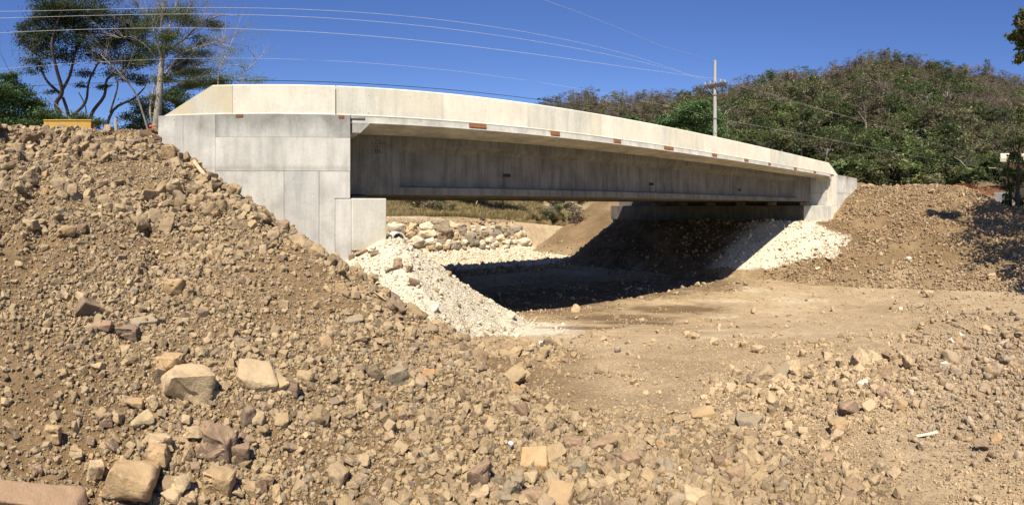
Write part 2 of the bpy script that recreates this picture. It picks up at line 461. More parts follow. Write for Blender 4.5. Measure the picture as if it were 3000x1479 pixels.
    z = z + amp*(0.6*fbm(X/0.42, Y/0.42, 4, 31) + 0.55*np.abs(fbm(X/0.8+3, Y/0.8, 3, 37)) - 0.15)
    return z, comp

def Hz(x, y): return float(H(np.array([x]), np.array([y]))[0][0])

_rs = np.geomspace(1.3, 330, 2600)
def gp(x, y):
    """point of the ground seen at a photo pixel"""
    a = (x - X0)/F; t = (YH - y)/F
    z, c = H(_rs*math.sin(a), _rs*math.cos(a))
    k = np.nonzero(z >= t*_rs)[0]
    i = k[0] if len(k) else len(_rs)-1
    r = _rs[i]
    return Vector((r*math.sin(a), r*math.cos(a), float(z[i]))), r, int(c[i])

# patches of lime dust and of damp soil (also deepening the shade under the deck): (centre pixel -> world) and radii along / across the view, in metres
LIME = [((1720, 800), 1.6, 0.7), ((1850, 790), 1.5, 0.5), ((1660, 845), 1.0, 0.45), ((1975, 852), 1.1, 0.5), ((1890, 845), 1.2, 0.5), ((2100, 880), 1.6, 0.5),
        ((2110, 930), 0.9, 0.4), ((2090, 968), 0.8, 0.35), ((2040, 990), 0.6, 0.3), ((2330, 885), 1.6, 0.6), ((2200, 848), 1.2, 0.6), ((2820, 880), 0.9, 0.5), ((1500, 990), 1.0, 0.5), ((1640, 985), 0.8, 0.4)]
WET_SHADE = [((1990, 905), 2.3, 0.8), ((1800, 930), 2.4, 0.7), ((1700, 960), 1.2, 0.4), ((1850, 945), 1.5, 0.4), ((1600, 880), 4.0, 3.0), ((1850, 850), 4, 2.0), ((2030, 830), 3, 2.0)]
def patches(X, Y, lst):
    s = np.zeros_like(X)
    for (px, py), ra, rb_ in lst:
        c, r, _ = gp(px, py)
        d = Vector((c.x, c.y)).normalized()
        along = (X-c.x)*d.x + (Y-c.y)*d.y; across = -(X-c.x)*d.y + (Y-c.y)*d.x
        s = np.maximum(s, np.exp(-((across/(ra*1.2))**2 + (along/(rb_*2.0))**2)))
    return s

def lime_at(X, Y, comp):
    l = patches(X, Y, LIME)*0.5
    n = fbm(X/1.6, Y/1.6, 4, 77)*1.1
    Xs = X - SK*(Y-12)
    rl = sstep(-0.6, 0.6, Y - (9.9 + 2.2*np.maximum(0, 26.4 - X)) + n) * (1 - sstep(29.0, 30.2, X)*(Y < 12.3)) * sstep(22.6, 24.0, X) * (1-sstep(32.4, 32.6, Xs))*(1-sstep(15, 19, Y))
    l = np.where(comp == 3, np.maximum(l, rl), l)
    # pale gravel bed beyond the bridge and at the foot of the slope
    pale = sstep(26, 30, Y)*(1-sstep(25, 27, X))*0.95
    l = np.where(comp == 0, np.maximum(l, pale), l)
    l = np.where((comp == 0), np.maximum(l, 0.9*np.exp(-np.maximum(0, np.hypot((X-6.0)*0.9, (Y-11.2)) - 1.7)/0.8)), l)
    l = np.where(comp == 2, np.maximum(l, 1.0), l)
    l = np.where(comp == 4, np.maximum(l, 0.35*(Y < 41)), l)
    return l
def wet_shade_at(X, Y, comp):
    w = patches(X, Y, WET_SHADE)
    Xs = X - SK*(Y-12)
    deck_shade = 0.62*sstep(14.5, 17, Y)*(1-sstep(27, 29.5, Y))*(Xs < 32)  # shade under the deck, painted into the soil colour of the slope
    return np.where(comp == 0, w, np.where(comp == 3, deck_shade, 0.0))

def tone_at(X, Y, Z, C):
    """0 = brown earth of the embankment, 1 = pale sand of the stream bed"""
    n = fbm(X/1.7, Y/1.7, 4, 51)
    side = X*0.80 - Y*0.28 - 1.55            # distance from the toe of the left embankment
    s = sstep(-0.6, 1.2, side + 0.9*n)
    return np.where(C == 1, np.minimum(s, 0.45), np.where(C == 0, s, np.where(C == 3, 0.55*(1 - sstep(-4.3, -2.9, Z + 0.5*n)), np.where(C == 4, np.where((Y < 43) & (Y > 30), 1.0, 0.15), 1.0))))

def build_terrain():
    rr = np.concatenate([np.geomspace(1.0, 50, 640)[:-1], np.geomspace(50, 420, 110)])
    aa = np.linspace(-0.95, 1.95, 620)
    A, R = np.meshgrid(aa, rr)
    X = R*np.sin(A); Y = R*np.cos(A)
    Z, C = H(X, Y)
    L = lime_at(X, Y, C); W = wet_shade_at(X, Y, C)
    nr, na = X.shape
    idx = np.arange(nr*na).reshape(nr, na)
    q = np.stack([idx[:-1,:-1], idx[:-1,1:], idx[1:,1:], idx[1:,:-1]], -1).reshape(-1, 4)[:, ::-1]
    V = np.stack([X.ravel(), Y.ravel(), Z.ravel()], -1)
    fc = C.ravel()[q]                      # piece of each face = that of its highest corner
    fcomp = np.array(fc[:, 0])
    zz = Z.ravel()[q]; fcomp = fc[np.arange(len(q)), np.argmax(zz, axis=1)]
    mats = ['bed', 'earth', 'lime', 'rightearth', 'level', 'forestfloor', 'bankgrass']
    labels = ['pale sandy stream bed strewn with stones in front of and under the bridge', 'tall brown embankment of earth and broken rock left of the bridge',
              'white limestone fill heaped below the left end of the bridge', 'brown gravelly embankment on the right against the far abutment',
              'level dry ground beyond the stream bed', 'steep hill with dry woodland behind the bridge', 'dry grassy bank beside the old road under the bridge']
    D = tone_at(X, Y, Z, C)
    out = {}
    for k, nm in enumerate(NAMES):
        sel = q[fcomp == k]
        if not len(sel): continue
        u, inv = np.unique(sel, return_inverse=True)
        me = np_mesh(nm, V[u], inv.reshape(-1, 4), M[mats[k]], smooth=True)
        for an, arr in (('lime', L), ('wet_shade', W), ('sand', D)):
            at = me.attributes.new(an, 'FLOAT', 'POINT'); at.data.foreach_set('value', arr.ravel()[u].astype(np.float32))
        o = mesh_obj(nm, me); tag(o, labels[k], kind='structure'); out[k] = o
    return out
TER = build_terrain()
# ------------------------------------------------------------------ the bridge
bridge = empty('concrete_bridge', (2.2, 12, -1.2))
tag(bridge, 'new single span concrete girder bridge with solid parapet and pale abutments', 'bridge')
BO = Vector((2.2, 12, -1.2))
def bpart(mb, name, mat, parent=None, **kw):
    o = mb.build(name, mat, None, **kw)
    o.parent = parent or bridge
    if parent is None: o.matrix_parent_inverse = Matrix.Translation(-BO)
    return o
YB = 27.0            # far edge of the deck
ZD = 2.39            # underside of the parapet / top of the wall
ZT = 3.16            # parapet top
ZS = 2.19            # underside of the slab edge
# deck slab: haunched edge soffit, dips towards the girder
def slab(x0, x1):
    mb = MB()
    def loop(x):
        prof = [(12.0, ZS), (12.04, ZD-0.035), (12.035, ZD), (YB-0.035, ZD), (YB, ZD-0.035), (YB, ZS), (YB-1.2, 2.075), (13.2, 2.075)]
        return [(sk(x, y), y, z) for y, z in prof]
    mb.sweep([loop(x0), loop(x1)]); return mb
bpart(slab(2.25, 32.15), 'deck_slab', M['conc'], fix=True)
# the thickened slab ends
mb = MB(); mb.prism_xz([(2.25, ZS-0.001), (2.25, 1.93), (2.46, 1.93), (2.72, ZS-0.001)], 12.001, 13.15); bpart(mb, 'slab_end', M['conc2'], fix=True)
mb = MB(); mb.prism_xz([(32.14, ZS-0.001), (32.14, 1.86), (31.95, 1.93), (31.6, ZS-0.001)], 12.001, 13.15); bpart(mb, 'slab_end', M['conc'], fix=True)
# girders
def girder(i, y0):
    fl = 0.66
    prof = [(0, 0), (0, .21), (.22, .27), (.22, 1.28), (0, 1.52), (0, 1.73)]
    def loop(x, rec):
        l = [(x, y0 + (d if rec else 0), .342 + z) for d, z in prof]
        rr_ = [(x, y0 + fl - (d if rec else 0), .342 + z) for d, z in reversed(prof)]
        return [(p[0] + SK*(y0-13.2), p[1], p[2]) for p in l + rr_]
    mb = MB()
    mb.sweep([loop(2.42, 0), loop(3.86, 0), loop(4.02, 1), loop(28.3, 1), loop(28.75, 0), loop(31.0, 0)])
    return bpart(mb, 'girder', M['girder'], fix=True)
G = [girder(i, 13.2 + 2.35*i) for i in range(6)]
gird = G[0]
# soffit boards between slab and girders (end diaphragms)
for i in range(5):
    y0 = 13.2 + 2.35*i + .66
    for x in (2.9, 30.35):
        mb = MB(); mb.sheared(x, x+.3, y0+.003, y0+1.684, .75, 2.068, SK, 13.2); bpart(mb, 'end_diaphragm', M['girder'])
# square pockets in the near girder web, near-black boxes standing for their shade
for x, y, w, h in ((1484.5, 514, 21, 9), (1908, 539, 13, 8), (2167, 556, 9, 6)):
    c = onY(x, y, 13.42); k = 13.42/math.cos((x-X0)/F)
    ww = w/F*k/math.cos((x-X0)/F)*.5
    mb = MB(); mb.box(c.x-ww, c.x+ww, 13.40, 13.44, c.z-h/F*k*.5, c.z+h/F*k*.5); o = bpart(mb, 'web_pocket_shade', M['dark'], bevel=.004)
    mb = MB(); mb.box(c.x-ww*.95, c.x+ww*1.05, 13.412, 13.43, c.z+h/F*k*.5+.01, 1.55); o = bpart(mb, 'web_patch', M['girder'])
# stencilled writing on the near girder
TXT = plain_mat('dark_stencil_paint', (0.045, 0.028, 0.02), 0.8, 0.5, 40)
TXB = plain_mat('blue_black_stencil_paint', (0.025, 0.035, 0.05), 0.8, 0.5, 40)
def text(s, x, y, hpx, mat, sx=1.0):
    cu = bpy.data.curves.new('t', 'FONT'); cu.body = s; cu.align_x = 'CENTER'; cu.align_y = 'CENTER'; cu.resolution_u = 2
    to = bpy.data.objects.new('t', cu); COL.objects.link(to)
    dg = bpy.context.evaluated_depsgraph_get()
    me = bpy.data.meshes.new_from_object(to.evaluated_get(dg)); bpy.data.objects.remove(to)
    c = onY(x, y, 13.196); size = hpx/F*13.196*1.02/0.70
    me.materials.append(mat)
    me.transform(Matrix.Translation(c) @ Matrix.Rotation(math.pi/2, 4, 'X') @ Matrix.Diagonal((size*sx, size, 1, 1)))
    o = mesh_obj('stencil_letter', me, bridge); o.matrix_parent_inverse = Matrix.Translation(-BO)
    return o
def text(s, x, y, hpx, mat, sx=1.0, _t=text):
    """one mesh per letter"""
    wpx = hpx*0.92*sx
    for i, ch in enumerate(s):
        if ch != ' ': _t(ch, x + (i - (len(s)-1)/2)*wpx, y, hpx, mat, sx)
text('105', 1108, 411, 4.5, TXT)
text('M GIGANTE', 1109, 420, 5.5, TXT, .95)
text('290612', 1109, 430, 5.0, TXT)
text('117', 1143, 425, 5.0, TXT)
def stencil06():
    def arc(cx, cz, rx, rz, a0, a1, w):
        n = 10; out = []
        for k in range(n+1):
            t = math.radians(a0 + (a1-a0)*k/n)
            out.append((cx+rx*math.cos(t), cz+rz*math.sin(t), cx+(rx-w)*math.cos(t), cz+(rz-w*.5)*math.sin(t)))
        vs = []; mb = MB()
        for o in out: vs += [(o[0], 13.196, o[1]), (o[2], 13.196, o[3])]
        mb.add(vs, [(2*k, 2*k+2, 2*k+3, 2*k+1) for k in range(n)])
        bpart(mb, 'stencil_stroke', TXB)
    c = onY(1103, 442.5, 13.196); d = onY(1115.5, 442.5, 13.196); s = 13.3/F
    arc(c.x, c.z, 5.6*s, 6.8*s, 100, 260, 2.8*s); arc(c.x, c.z, 5.6*s, 6.8*s, -80, 80, 2.8*s)
    arc(d.x, d.z, 5.0*s, 6.8*s, 95, 265, 2.8*s); arc(d.x+1.2*s, d.z-2.6*s, 4.2*s, 4.0*s, -85, 60, 2.4*s)
stencil06()
# parapet panels (each pour a piece), outer face upright, chamfered top and foot
def parapet_loop(xb, xt, y0, s):
    """cross-section at one station; s=+1 near parapet (outer face at y0), -1 far one"""
    Yv = [(0.035, ZD+0.001), (0.045, ZD+0.03), (0.045, ZT-.03), (.075, ZT), (.225, ZT), (.25, ZT-.03), (.30, ZD+.33), (.42, ZD+.08), (.42, ZD+.001)]
    out = []
    for d, z in Yv:
        t = (z-ZD)/(ZT-ZD)
        y = y0 + s*d
        out.append((sk(xb*(1-t)+xt*t, y), y, z))
    return out
def xonY(px): return 12*math.tan((px-X0)/F)
xs = [624.7, 682.7, 986.5, 1301, 1549, 1767, 1938, 2065, 2176, 2258, 2340, 2430]
pm = ['cream_tan', 'cream_tan', 'cream', 'cream_grey', 'cream', 'cream_grey', 'cream', 'cream_grey', 'cream', 'cream', 'cream_grey', 'cream']
xL = xonY(480.7); xR = xonY(2456.6)
for s, y0 in ((1, 12.0), (-1, YB)):
    mb = MB(); mb.sweep([parapet_loop(xL, xonY(xs[0]), y0, s), parapet_loop(xonY(xs[1])-.004, xonY(xs[1])-.004, y0, s)])
    bpart(mb, 'parapet_end', M['cream_tan'], fix=True)
    for k in range(1, len(xs)-1):
        a, b_ = xonY(xs[k]), xonY(xs[k+1])
        g0 = .02 if xs[k] == 986.5 else .004; g1 = .02 if xs[k+1] == 986.5 else .004
        mb = MB(); mb.sweep([parapet_loop(a+g0, a+g0, y0, s), parapet_loop(b_-g1, b_-g1, y0, s)])
        bpart(mb, 'parapet_panel', M[pm[k+1]], fix=True)
    mb = MB(); mb.sweep([parapet_loop(xonY(xs[-1])+.004, xonY(xs[-1])+.004, y0, s), parapet_loop(xR, xonY(2430)+.05, y0, s)])
    bpart(mb, 'parapet_end', M['cream'], fix=True)
# rusty wooden blocks left in the slab edge
for x, y, w, h in ((1400, 361, 50, 13), (1627, 384.5, 26, 12), (1809, 408.5, 21, 11), (1960, 431, 27, 9), (2094, 453.5, 13, 8), (2187, 469, 11, 7), (2255, 481, 7, 7), (2330, 493, 8, 7), (2387.5, 502, 7, 6), (2438, 509, 9, 5), (2483, 515, 5, 4)):
    al = (x-X0)/F; k = 12/math.cos(al); c = onY(x, y, 12)
    ww = w/F*k/math.cos(al)*.5; hh = min(h/F*k*.5, .075)
    z1 = ZD-.012
    mb = MB(); mb.box(c.x-ww, c.x+ww, 11.985, 12.06, z1-2*hh, z1); bpart(mb, 'wooden_block', M['rust'], bevel=.004)
for x0, x1 in ((1028.5, 1068), (992, 1008), (690, 712)):
    a, b_ = xonY(x0), xonY(x1)
    mb = MB(); mb.box(a, b_, 11.99, 12.06, ZD-.09, ZD-.012); bpart(mb, 'joint_filler', M['rust'] if x0 < 900 or x0 == 992 else M['conc2'], bevel=.004)

# ---- left abutment: wing wall of separate pours, seat block, hidden stem and far wing wall
def P2(x, y): c = onY(x, y, 12.0); return (c.x, c.z)
def pour(pts_px, mat, y0=12.0, depth=.4, name='wall_pour', g=.006, parent=None):
    pts_ = [P2(x, y) for x, y in pts_px]
    cx = sum(p[0] for p in pts_)/len(pts_); cz = sum(p[1] for p in pts_)/len(pts_)
    q = [(x + (g if x < cx else -g), z + (g if z < cz else -g)) for x, z in pts_]
    mb = MB(); mb.prism_xz(q, y0, y0+depth)
    return bpart(mb, name, M[mat], bevel=.007)
LOW = 1150
def wallx(px): return 12*math.tan((px-X0)/F)
def pourW(x0, x1, z0, z1, mat, dy=0.0, extra=None, name='wall_pour'):
    g = .002
    poly = extra or [(x0+g, z0+g), (x1-g, z0+g), (x1-g, z1-g), (x0+g, z1-g)]
    mb = MB(); mb.prism_xz(poly, 12.0+dy, 12.4)
    return bpart(mb, name, M[mat], bevel=.004)
xA, xB, xC, xE = wallx(463.5), wallx(536), wallx(631), wallx(1026.5)
z402 = onY(800, 401, 12).z; z500 = onY(830, 500, 12).z; z582 = onY(1000, 582, 12).z
pourW(xA, xB, -4.6, ZD, 'conc', .0)
pourW(xB, xC, -4.6, ZD, 'conc', .002)
pourW(xC, xE, z402, ZD, 'conc2', .003)
pourW(xC, xE, z500, z402, 'conc', .0)
xm1, xm2, xs0, xs1 = wallx(832), wallx(935), wallx(982), wallx(1132)
pourW(xC, xm1, -4.6, z500, 'conc', .004)
g = .005
pourW(0, 0, 0, 0, 'conc2', .001, extra=[(xm1+g, -4.6), (xm2-g, -4.6), (xm2-g, z500-g), (xm1+g, z500-g)])
pourW(0, 0, 0, 0, 'conc', .003, extra=[(xm2+g, -4.6), (xs0-g, -4.6), (xs0-g, z582+.012), (xE-g, z582+.012), (xE-g, z500-g), (xm2+g, z500-g)])
# dark backing behind the joints
mb = MB(); mb.box(xA+.02, xE-.02, 12.38, 12.5, -4.6, ZD-.02); bpart(mb, 'wall_backing', M['conc2'])
# seat block (two pours) running across under the girders
zc = onY(1080, 581, 12).z
mb = MB(); mb.prism_xz([(xs0+g, -1.75), (wallx(1030)-.003, -1.75), (wallx(1030)-.003, zc-.02), (xs0+g, zc-.02)], 12.0, 12.6); bpart(mb, 'seat_block', M['conc'], bevel=.012)
mb = MB(); mb.sheared(wallx(1030)+.003, xs1, 11.985, 29.5, -1.17, zc, SK); bpart(mb, 'abutment_cap', M['conc_cap'], bevel=.02)
mb = MB(); mb.sheared(wallx(1030)+.003, xs1-.1, 12.02, 29.4, -1.75, -1.172, SK); bpart(mb, 'abutment_footing', M['conc2'], bevel=.01)
mb = MB(); mb.sheared(1.86, 2.2, 12.41, 29.5, zc+.001, ZD-.002, SK); bpart(mb, 'backwall', M['conc2'])
mb = MB(); mb.box(xA-.2, sk(1.85, 29), 28.9, 29.3, -2.5, ZD); bpart(mb, 'far_wing_wall', M['conc'])
for i in range(6):
    y0 = 13.2 + 2.35*i
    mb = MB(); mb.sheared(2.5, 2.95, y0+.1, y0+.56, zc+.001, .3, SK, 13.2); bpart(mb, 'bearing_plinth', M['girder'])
    mb = MB(); mb.sheared(2.5, 2.9, y0+.08, y0+.58, .301, .34, SK, 13.2); bpart(mb, 'bearing_pad', M['dark'])
    mb = MB(); mb.sheared(30.55, 30.98, y0+.1, y0+.56, .055, .3, SK, 13.2); bpart(mb, 'bearing_plinth', M['girder'])
    mb = MB(); mb.sheared(30.58, 30.98, y0+.08, y0+.58, .301, .34, SK, 13.2); bpart(mb, 'bearing_pad', M['dark'])
# ---- right abutment
xr0, xr1, xr2 = 32.25, wallx(2485), wallx(2511)
mb = MB(); mb.prism_xz([(xr0, .06), (xr0+.95, .06), (xr0+.95, ZD), (xr0, ZD)], 12.0, 12.4); bpart(mb, 'wall_pour', M['cream'], bevel=.012)
mb = MB(); mb.prism_xz([(xr0+.96, 1.05), (xr2, 1.05), (xr2, ZD), (xr0+.96, ZD)], 12.002, 12.4); bpart(mb, 'wall_pour', M['conc'], bevel=.012)
mb = MB(); mb.prism_xz([(xr0+.96, -4.0), (xr2, -4.0), (xr2, 1.04), (xr0+.96, 1.04)], 12.0, 12.4); bpart(mb, 'wall_pour', M['conc'], bevel=.012)
mb = MB(); mb.prism_xz([(xr0-.2, -4.0), (xr0+.95, -4.0), (xr0+.95, .05), (xr0-.2, .05)], 12.003, 12.4); bpart(mb, 'wall_pour', M['cream'], bevel=.012)
mb = MB(); mb.sheared(31.27, 32.04, 11.99, 13.7, -1.12, .045, SK); bpart(mb, 'abutment_cap', M['conc'], bevel=.02)
mb = MB(); mb.sheared(31.275, 32.04, 13.71, 29.8, -1.12, .04, SK); bpart(mb, 'abutment_cap', M['cap_shaded'], bevel=.02)  # shaded length of the cap, its shade put into the colour
mb = MB(); mb.sheared(31.4, 32.0, 12.02, 29.7, -3.2, -1.122, SK); bpart(mb, 'abutment_footing', M['cap_shaded'])
mb = MB(); mb.sheared(32.25, 32.6, 12.405, 13.9, .05, ZD-.002, SK); bpart(mb, 'backwall', M['conc2'])
mb = MB(); mb.sheared(32.25, 32.6, 13.905, 29.8, .05, ZD-.002, SK); bpart(mb, 'backwall', M['cap_shaded'])
mb = MB(); mb.box(sk(32.65, 29), 38.4, 29.2, 29.6, -3.5, ZD); bpart(mb, 'far_wing_wall', M['conc'])
# ------------------------------------------------------------------ stones
ROCKTAN = [(0.0, (0.278, 0.196, 0.104)), (0.2, (0.382, 0.280, 0.158)), (0.38, (0.217, 0.157, 0.091)), (0.52, (0.433, 0.326, 0.188)), (0.66, (0.222, 0.158, 0.108)), (0.78, (0.351, 0.259, 0.149)),
           (0.88, (0.149, 0.109, 0.070)), (0.94, (0.258, 0.217, 0.151)), (1.0, (0.392, 0.247, 0.119))]
M['rock'] = rock_mat('broken_brown_rock', ROCKTAN, dust=(0.35, 0.25, 0.13), dust_amt=0.35)
M['rock_dark'] = rock_mat('dark_brown_rock', [(0, (0.19, 0.125, 0.075)), (0.5, (0.22, 0.145, 0.09)), (1, (0.16, 0.115, 0.085))], dust_amt=0.3)
M['rock_mauve'] = rock_mat('mauve_brown_rock', [(0, (0.26, 0.172, 0.112)), (1, (0.22, 0.148, 0.10))], dust=(0.38, 0.26, 0.14), dust_amt=0.5)
M['rock_pale'] = rock_mat('pale_tan_rock', [(0, (0.42, 0.305, 0.175)), (1, (0.45, 0.335, 0.20))], dust=(0.44, 0.32, 0.18), dust_amt=0.5)
M['rock_tan'] = rock_mat('tan_rock', [(0, (0.34, 0.23, 0.118)), (1, (0.37, 0.255, 0.135))], dust=(0.40, 0.28, 0.15), dust_amt=0.55)
M['rock_ochre'] = rock_mat('ochre_rock', [(0, (0.40, 0.24, 0.105)), (1, (0.44, 0.28, 0.13))], dust=(0.44, 0.31, 0.18), dust_amt=0.35)
M['rock_orange'] = rock_mat('orange_stained_rock', [(0, (0.48, 0.215, 0.07)), (1, (0.46, 0.22, 0.08))], dust_amt=0.2)
M['rock_grey'] = rock_mat('grey_rock', [(0, (0.25, 0.20, 0.135)), (0.5, (0.30, 0.245, 0.165)), (1, (0.22, 0.18, 0.125))], dust=(0.36, 0.27, 0.155), dust_amt=0.5)
M['rock_white'] = rock_mat('white_limestone', [(0, (0.52, 0.44, 0.31)), (0.5, (0.62, 0.54, 0.40)), (0.8, (0.44, 0.36, 0.25)), (1, (0.58, 0.49, 0.35))], dust=(0.62, 0.54, 0.39), dust_amt=0.5)
M['rock_red'] = rock_mat('reddish_smooth_rock', [(0, (0.30, 0.175, 0.10)), (1, (0.27, 0.16, 0.10))], dust=(0.36, 0.25, 0.15), dust_amt=0.6)
PEB = [(0.0, (0.25, 0.17, 0.095)), (0.25, (0.33, 0.24, 0.14)), (0.45, (0.27, 0.21, 0.145)), (0.6, (0.20, 0.155, 0.11)), (0.75, (0.38, 0.285, 0.17)), (0.9, (0.29, 0.19, 0.10)), (1.0, (0.45, 0.37, 0.26))]
M['pebble'] = rock_mat('mixed_river_pebble', PEB, dust=(0.42, 0.31, 0.19), dust_amt=0.45)
M['clod'] = rock_mat('earth_clod_stone', [(0.0, (0.20, 0.13, 0.065)), (0.3, (0.34, 0.235, 0.13)), (0.5, (0.16, 0.105, 0.06)), (0.75, (0.44, 0.32, 0.19)), (1.0, (0.15, 0.10, 0.06))], dust=(0.33, 0.225, 0.115), dust_amt=0.3)

def hull_mesh(name, seed, dims=(1, .8, .6), n=14, rnd=False, mat=None, hero=False, bev=0.0):
    R = random.Random(seed)
    bm = bmesh.new()
    P = []
    if rnd:
        for _ in range(n + 10):
            v = Vector((R.gauss(0,1), R.gauss(0,1), R.gauss(0,1))).normalized() * R.uniform(.88, 1.0)
            P.append(v)
    else:
        for sx in (-1, 1):
            for sy in (-1, 1):
                for sz in (-1, 1):
                    if R.random() < .16: continue
                    P.append(Vector((sx*R.uniform(.5, 1), sy*R.uniform(.5, 1), sz*R.uniform(.5, 1))))
        for _ in range(n - 8):
            v = Vector((R.gauss(0,1), R.gauss(0,1), R.gauss(0,1))).normalized()
            P.append(v * R.uniform(.9, 1.12))
    for v in P: bm.verts.new((v.x*dims[0]*.5, v.y*dims[1]*.5, v.z*dims[2]*.5))
    res = bmesh.ops.convex_hull(bm, input=bm.verts)
    bmesh.ops.delete(bm, geom=[v for v in bm.verts if not v.link_faces], context='VERTS')
    bmesh.ops.dissolve_limit(bm, angle_limit=math.radians(11), verts=bm.verts, edges=bm.edges)
    if bev:
        bmesh.ops.bevel(bm, geom=list(bm.edges), offset=bev*min(dims), offset_type='OFFSET', segments=1, affect='EDGES', profile=.6, clamp_overlap=True)
        for v in bm.verts: v.co *= 1 + R.uniform(-.05, .05)
        bmesh.ops.triangulate(bm, faces=bm.faces)
    if hero:
        bmesh.ops.bevel(bm, geom=list(bm.edges), offset=.045*min(dims), offset_type='OFFSET', segments=1, affect='EDGES', profile=.6, clamp_overlap=True)
        bmesh.ops.triangulate(bm, faces=bm.faces)
        for it in range(3):
            L = [e for e in bm.edges if e.calc_length() > .16*min(dims)]
            if not L or len(bm.verts) > 1800: break
            bmesh.ops.subdivide_edges(bm, edges=L, cuts=1)
            bmesh.ops.triangulate(bm, faces=bm.faces)
        bm.normal_update()
        co = np.array([v.co[:] for v in bm.verts]); no = np.array([v.normal[:] for v in bm.verts])
        s0 = seed*3.7
        q = co/np.max(dims)
        d = .085*fbm(q[:,0]*3+s0+q[:,2]*1.7, q[:,1]*3-q[:,2]*2.1, 4, seed) + .045*fbm(q[:,0]*9+s0, q[:,1]*9+q[:,2]*7, 3, seed+3)
        d2 = -.09*sstep(.2, .5, fbm(q[:,0]*2.2-s0, q[:,2]*4+q[:,1]*1.5, 3, seed+9))
        for v, a, nn in zip(bm.verts, d + d2, no): v.co += Vector(nn)*float(a)*min(dims)
    me = bpy.data.meshes.new(name); bm.to_mesh(me); bm.free()
    if hero or rnd:
        me.polygons.foreach_set('use_smooth', [True]*len(me.polygons))
        me.set_sharp_from_angle(angle=math.radians(30 if hero else 60))
    if mat: me.materials.append(mat)
    return me

ANG = {}
HERO = {}
def protos(mat, key, count, rnd=False, seed=0, flat=.88):
    out = []
    for i in range(count):
        R = random.Random(seed+i)
        out.append(hull_mesh('stone', seed+i, (1, R.uniform(.6,.9), R.uniform(flat*.6, flat*1.2)), R.choice((13,15,17,19)), rnd, M[mat], bev=0 if rnd else .09))
    ANG[key] = out
protos('rock', 'brown', 16, seed=100)
protos('clod', 'clod', 10, seed=200)
protos('pebble', 'pebble', 10, rnd=True, seed=300, flat=.62)
protos('rock_white', 'white', 10, seed=400, flat=.75)
protos('rock_pale', 'bedstone', 10, seed=500, flat=.55)
for kk, mm, rd in (('brown', 'rock', False), ('clod', 'clod', False), ('pebble', 'pebble', True), ('white', 'rock_white', False), ('bedstone', 'rock_pale', False)):
    HERO[kk] = []
    for i in range(14):
        R_ = random.Random(i*7 + len(kk)); HERO[kk].append(hull_mesh('stone', 700+i+len(kk)*20, (1, R_.uniform(.6, .95), R_.uniform(.4, .75)), R_.choice((14, 16, 19)), rd, M[mm], hero=True))

def scatter_stuff(name, key, X, Y, Z, S, label, seed=0, tilt=1.0):
    """one object: a cloud of small stones, each a real instance of an angular mesh"""
    cname = 'proto_' + key
    pc = bpy.data.collections.get(cname)
    if pc is None:
        pc = bpy.data.collections.new(cname)
        for me in ANG[key]:
            pc.objects.link(bpy.data.objects.new('stone_shape', me))
    n = len(X); R = np.random.default_rng(seed)
    me = bpy.data.meshes.new(name)
    me.vertices.add(n)
    me.vertices.foreach_set('co', np.stack([X, Y, Z], -1).astype(np.float32).ravel())
    a = me.attributes.new('scl', 'FLOAT_VECTOR', 'POINT')
    sc = S[:, None]*R.uniform(.75, 1.2, (n, 3)); a.data.foreach_set('vector', sc.astype(np.float32).ravel())
    a = me.attributes.new('rot', 'FLOAT_VECTOR', 'POINT')
    ro = np.stack([R.normal(0, .9*tilt, n), R.normal(0, .9*tilt, n), R.uniform(0, 6.28, n)], -1); a.data.foreach_set('vector', ro.astype(np.float32).ravel())
    a = me.attributes.new('idx', 'INT', 'POINT'); a.data.foreach_set('value', R.integers(0, len(ANG[key]), n).astype(np.int32))
    o = mesh_obj(name, me); tag(o, label, kind='stuff')
    gn_instance(o, pc)
    return o

def gn_instance(o, pc):
    ng = bpy.data.node_groups.new('scatter_' + o.name, 'GeometryNodeTree')
    ng.interface.new_socket('Geometry', in_out='INPUT', socket_type='NodeSocketGeometry')
    ng.interface.new_socket('Geometry', in_out='OUTPUT', socket_type='NodeSocketGeometry')
    N = ng.nodes; L = ng.links
    gi = N.new('NodeGroupInput'); go = N.new('NodeGroupOutput')
    ip = N.new('GeometryNodeInstanceOnPoints'); ci = N.new('GeometryNodeCollectionInfo')
    ci.inputs['Collection'].default_value = pc; ci.inputs['Separate Children'].default_value = True; ci.inputs['Reset Children'].default_value = True
    ip.inputs['Pick Instance'].default_value = True
    def na(nm, t):
        q = N.new('GeometryNodeInputNamedAttribute'); q.data_type = t; q.inputs['Name'].default_value = nm; return q.outputs[0]
    L.new(gi.outputs[0], ip.inputs['Points']); L.new(ci.outputs[0], ip.inputs['Instance'])
    e2r = N.new('FunctionNodeEulerToRotation'); L.new(na('rot', 'FLOAT_VECTOR'), e2r.inputs[0])
    L.new(e2r.outputs[0], ip.inputs['Rotation']); L.new(na('scl', 'FLOAT_VECTOR'), ip.inputs['Scale']); L.new(na('idx', 'INT'), ip.inputs['Instance Index'])
    L.new(ip.outputs[0], go.inputs[0])
    md = o.modifiers.new('scatter', 'NODES'); md.node_group = ng

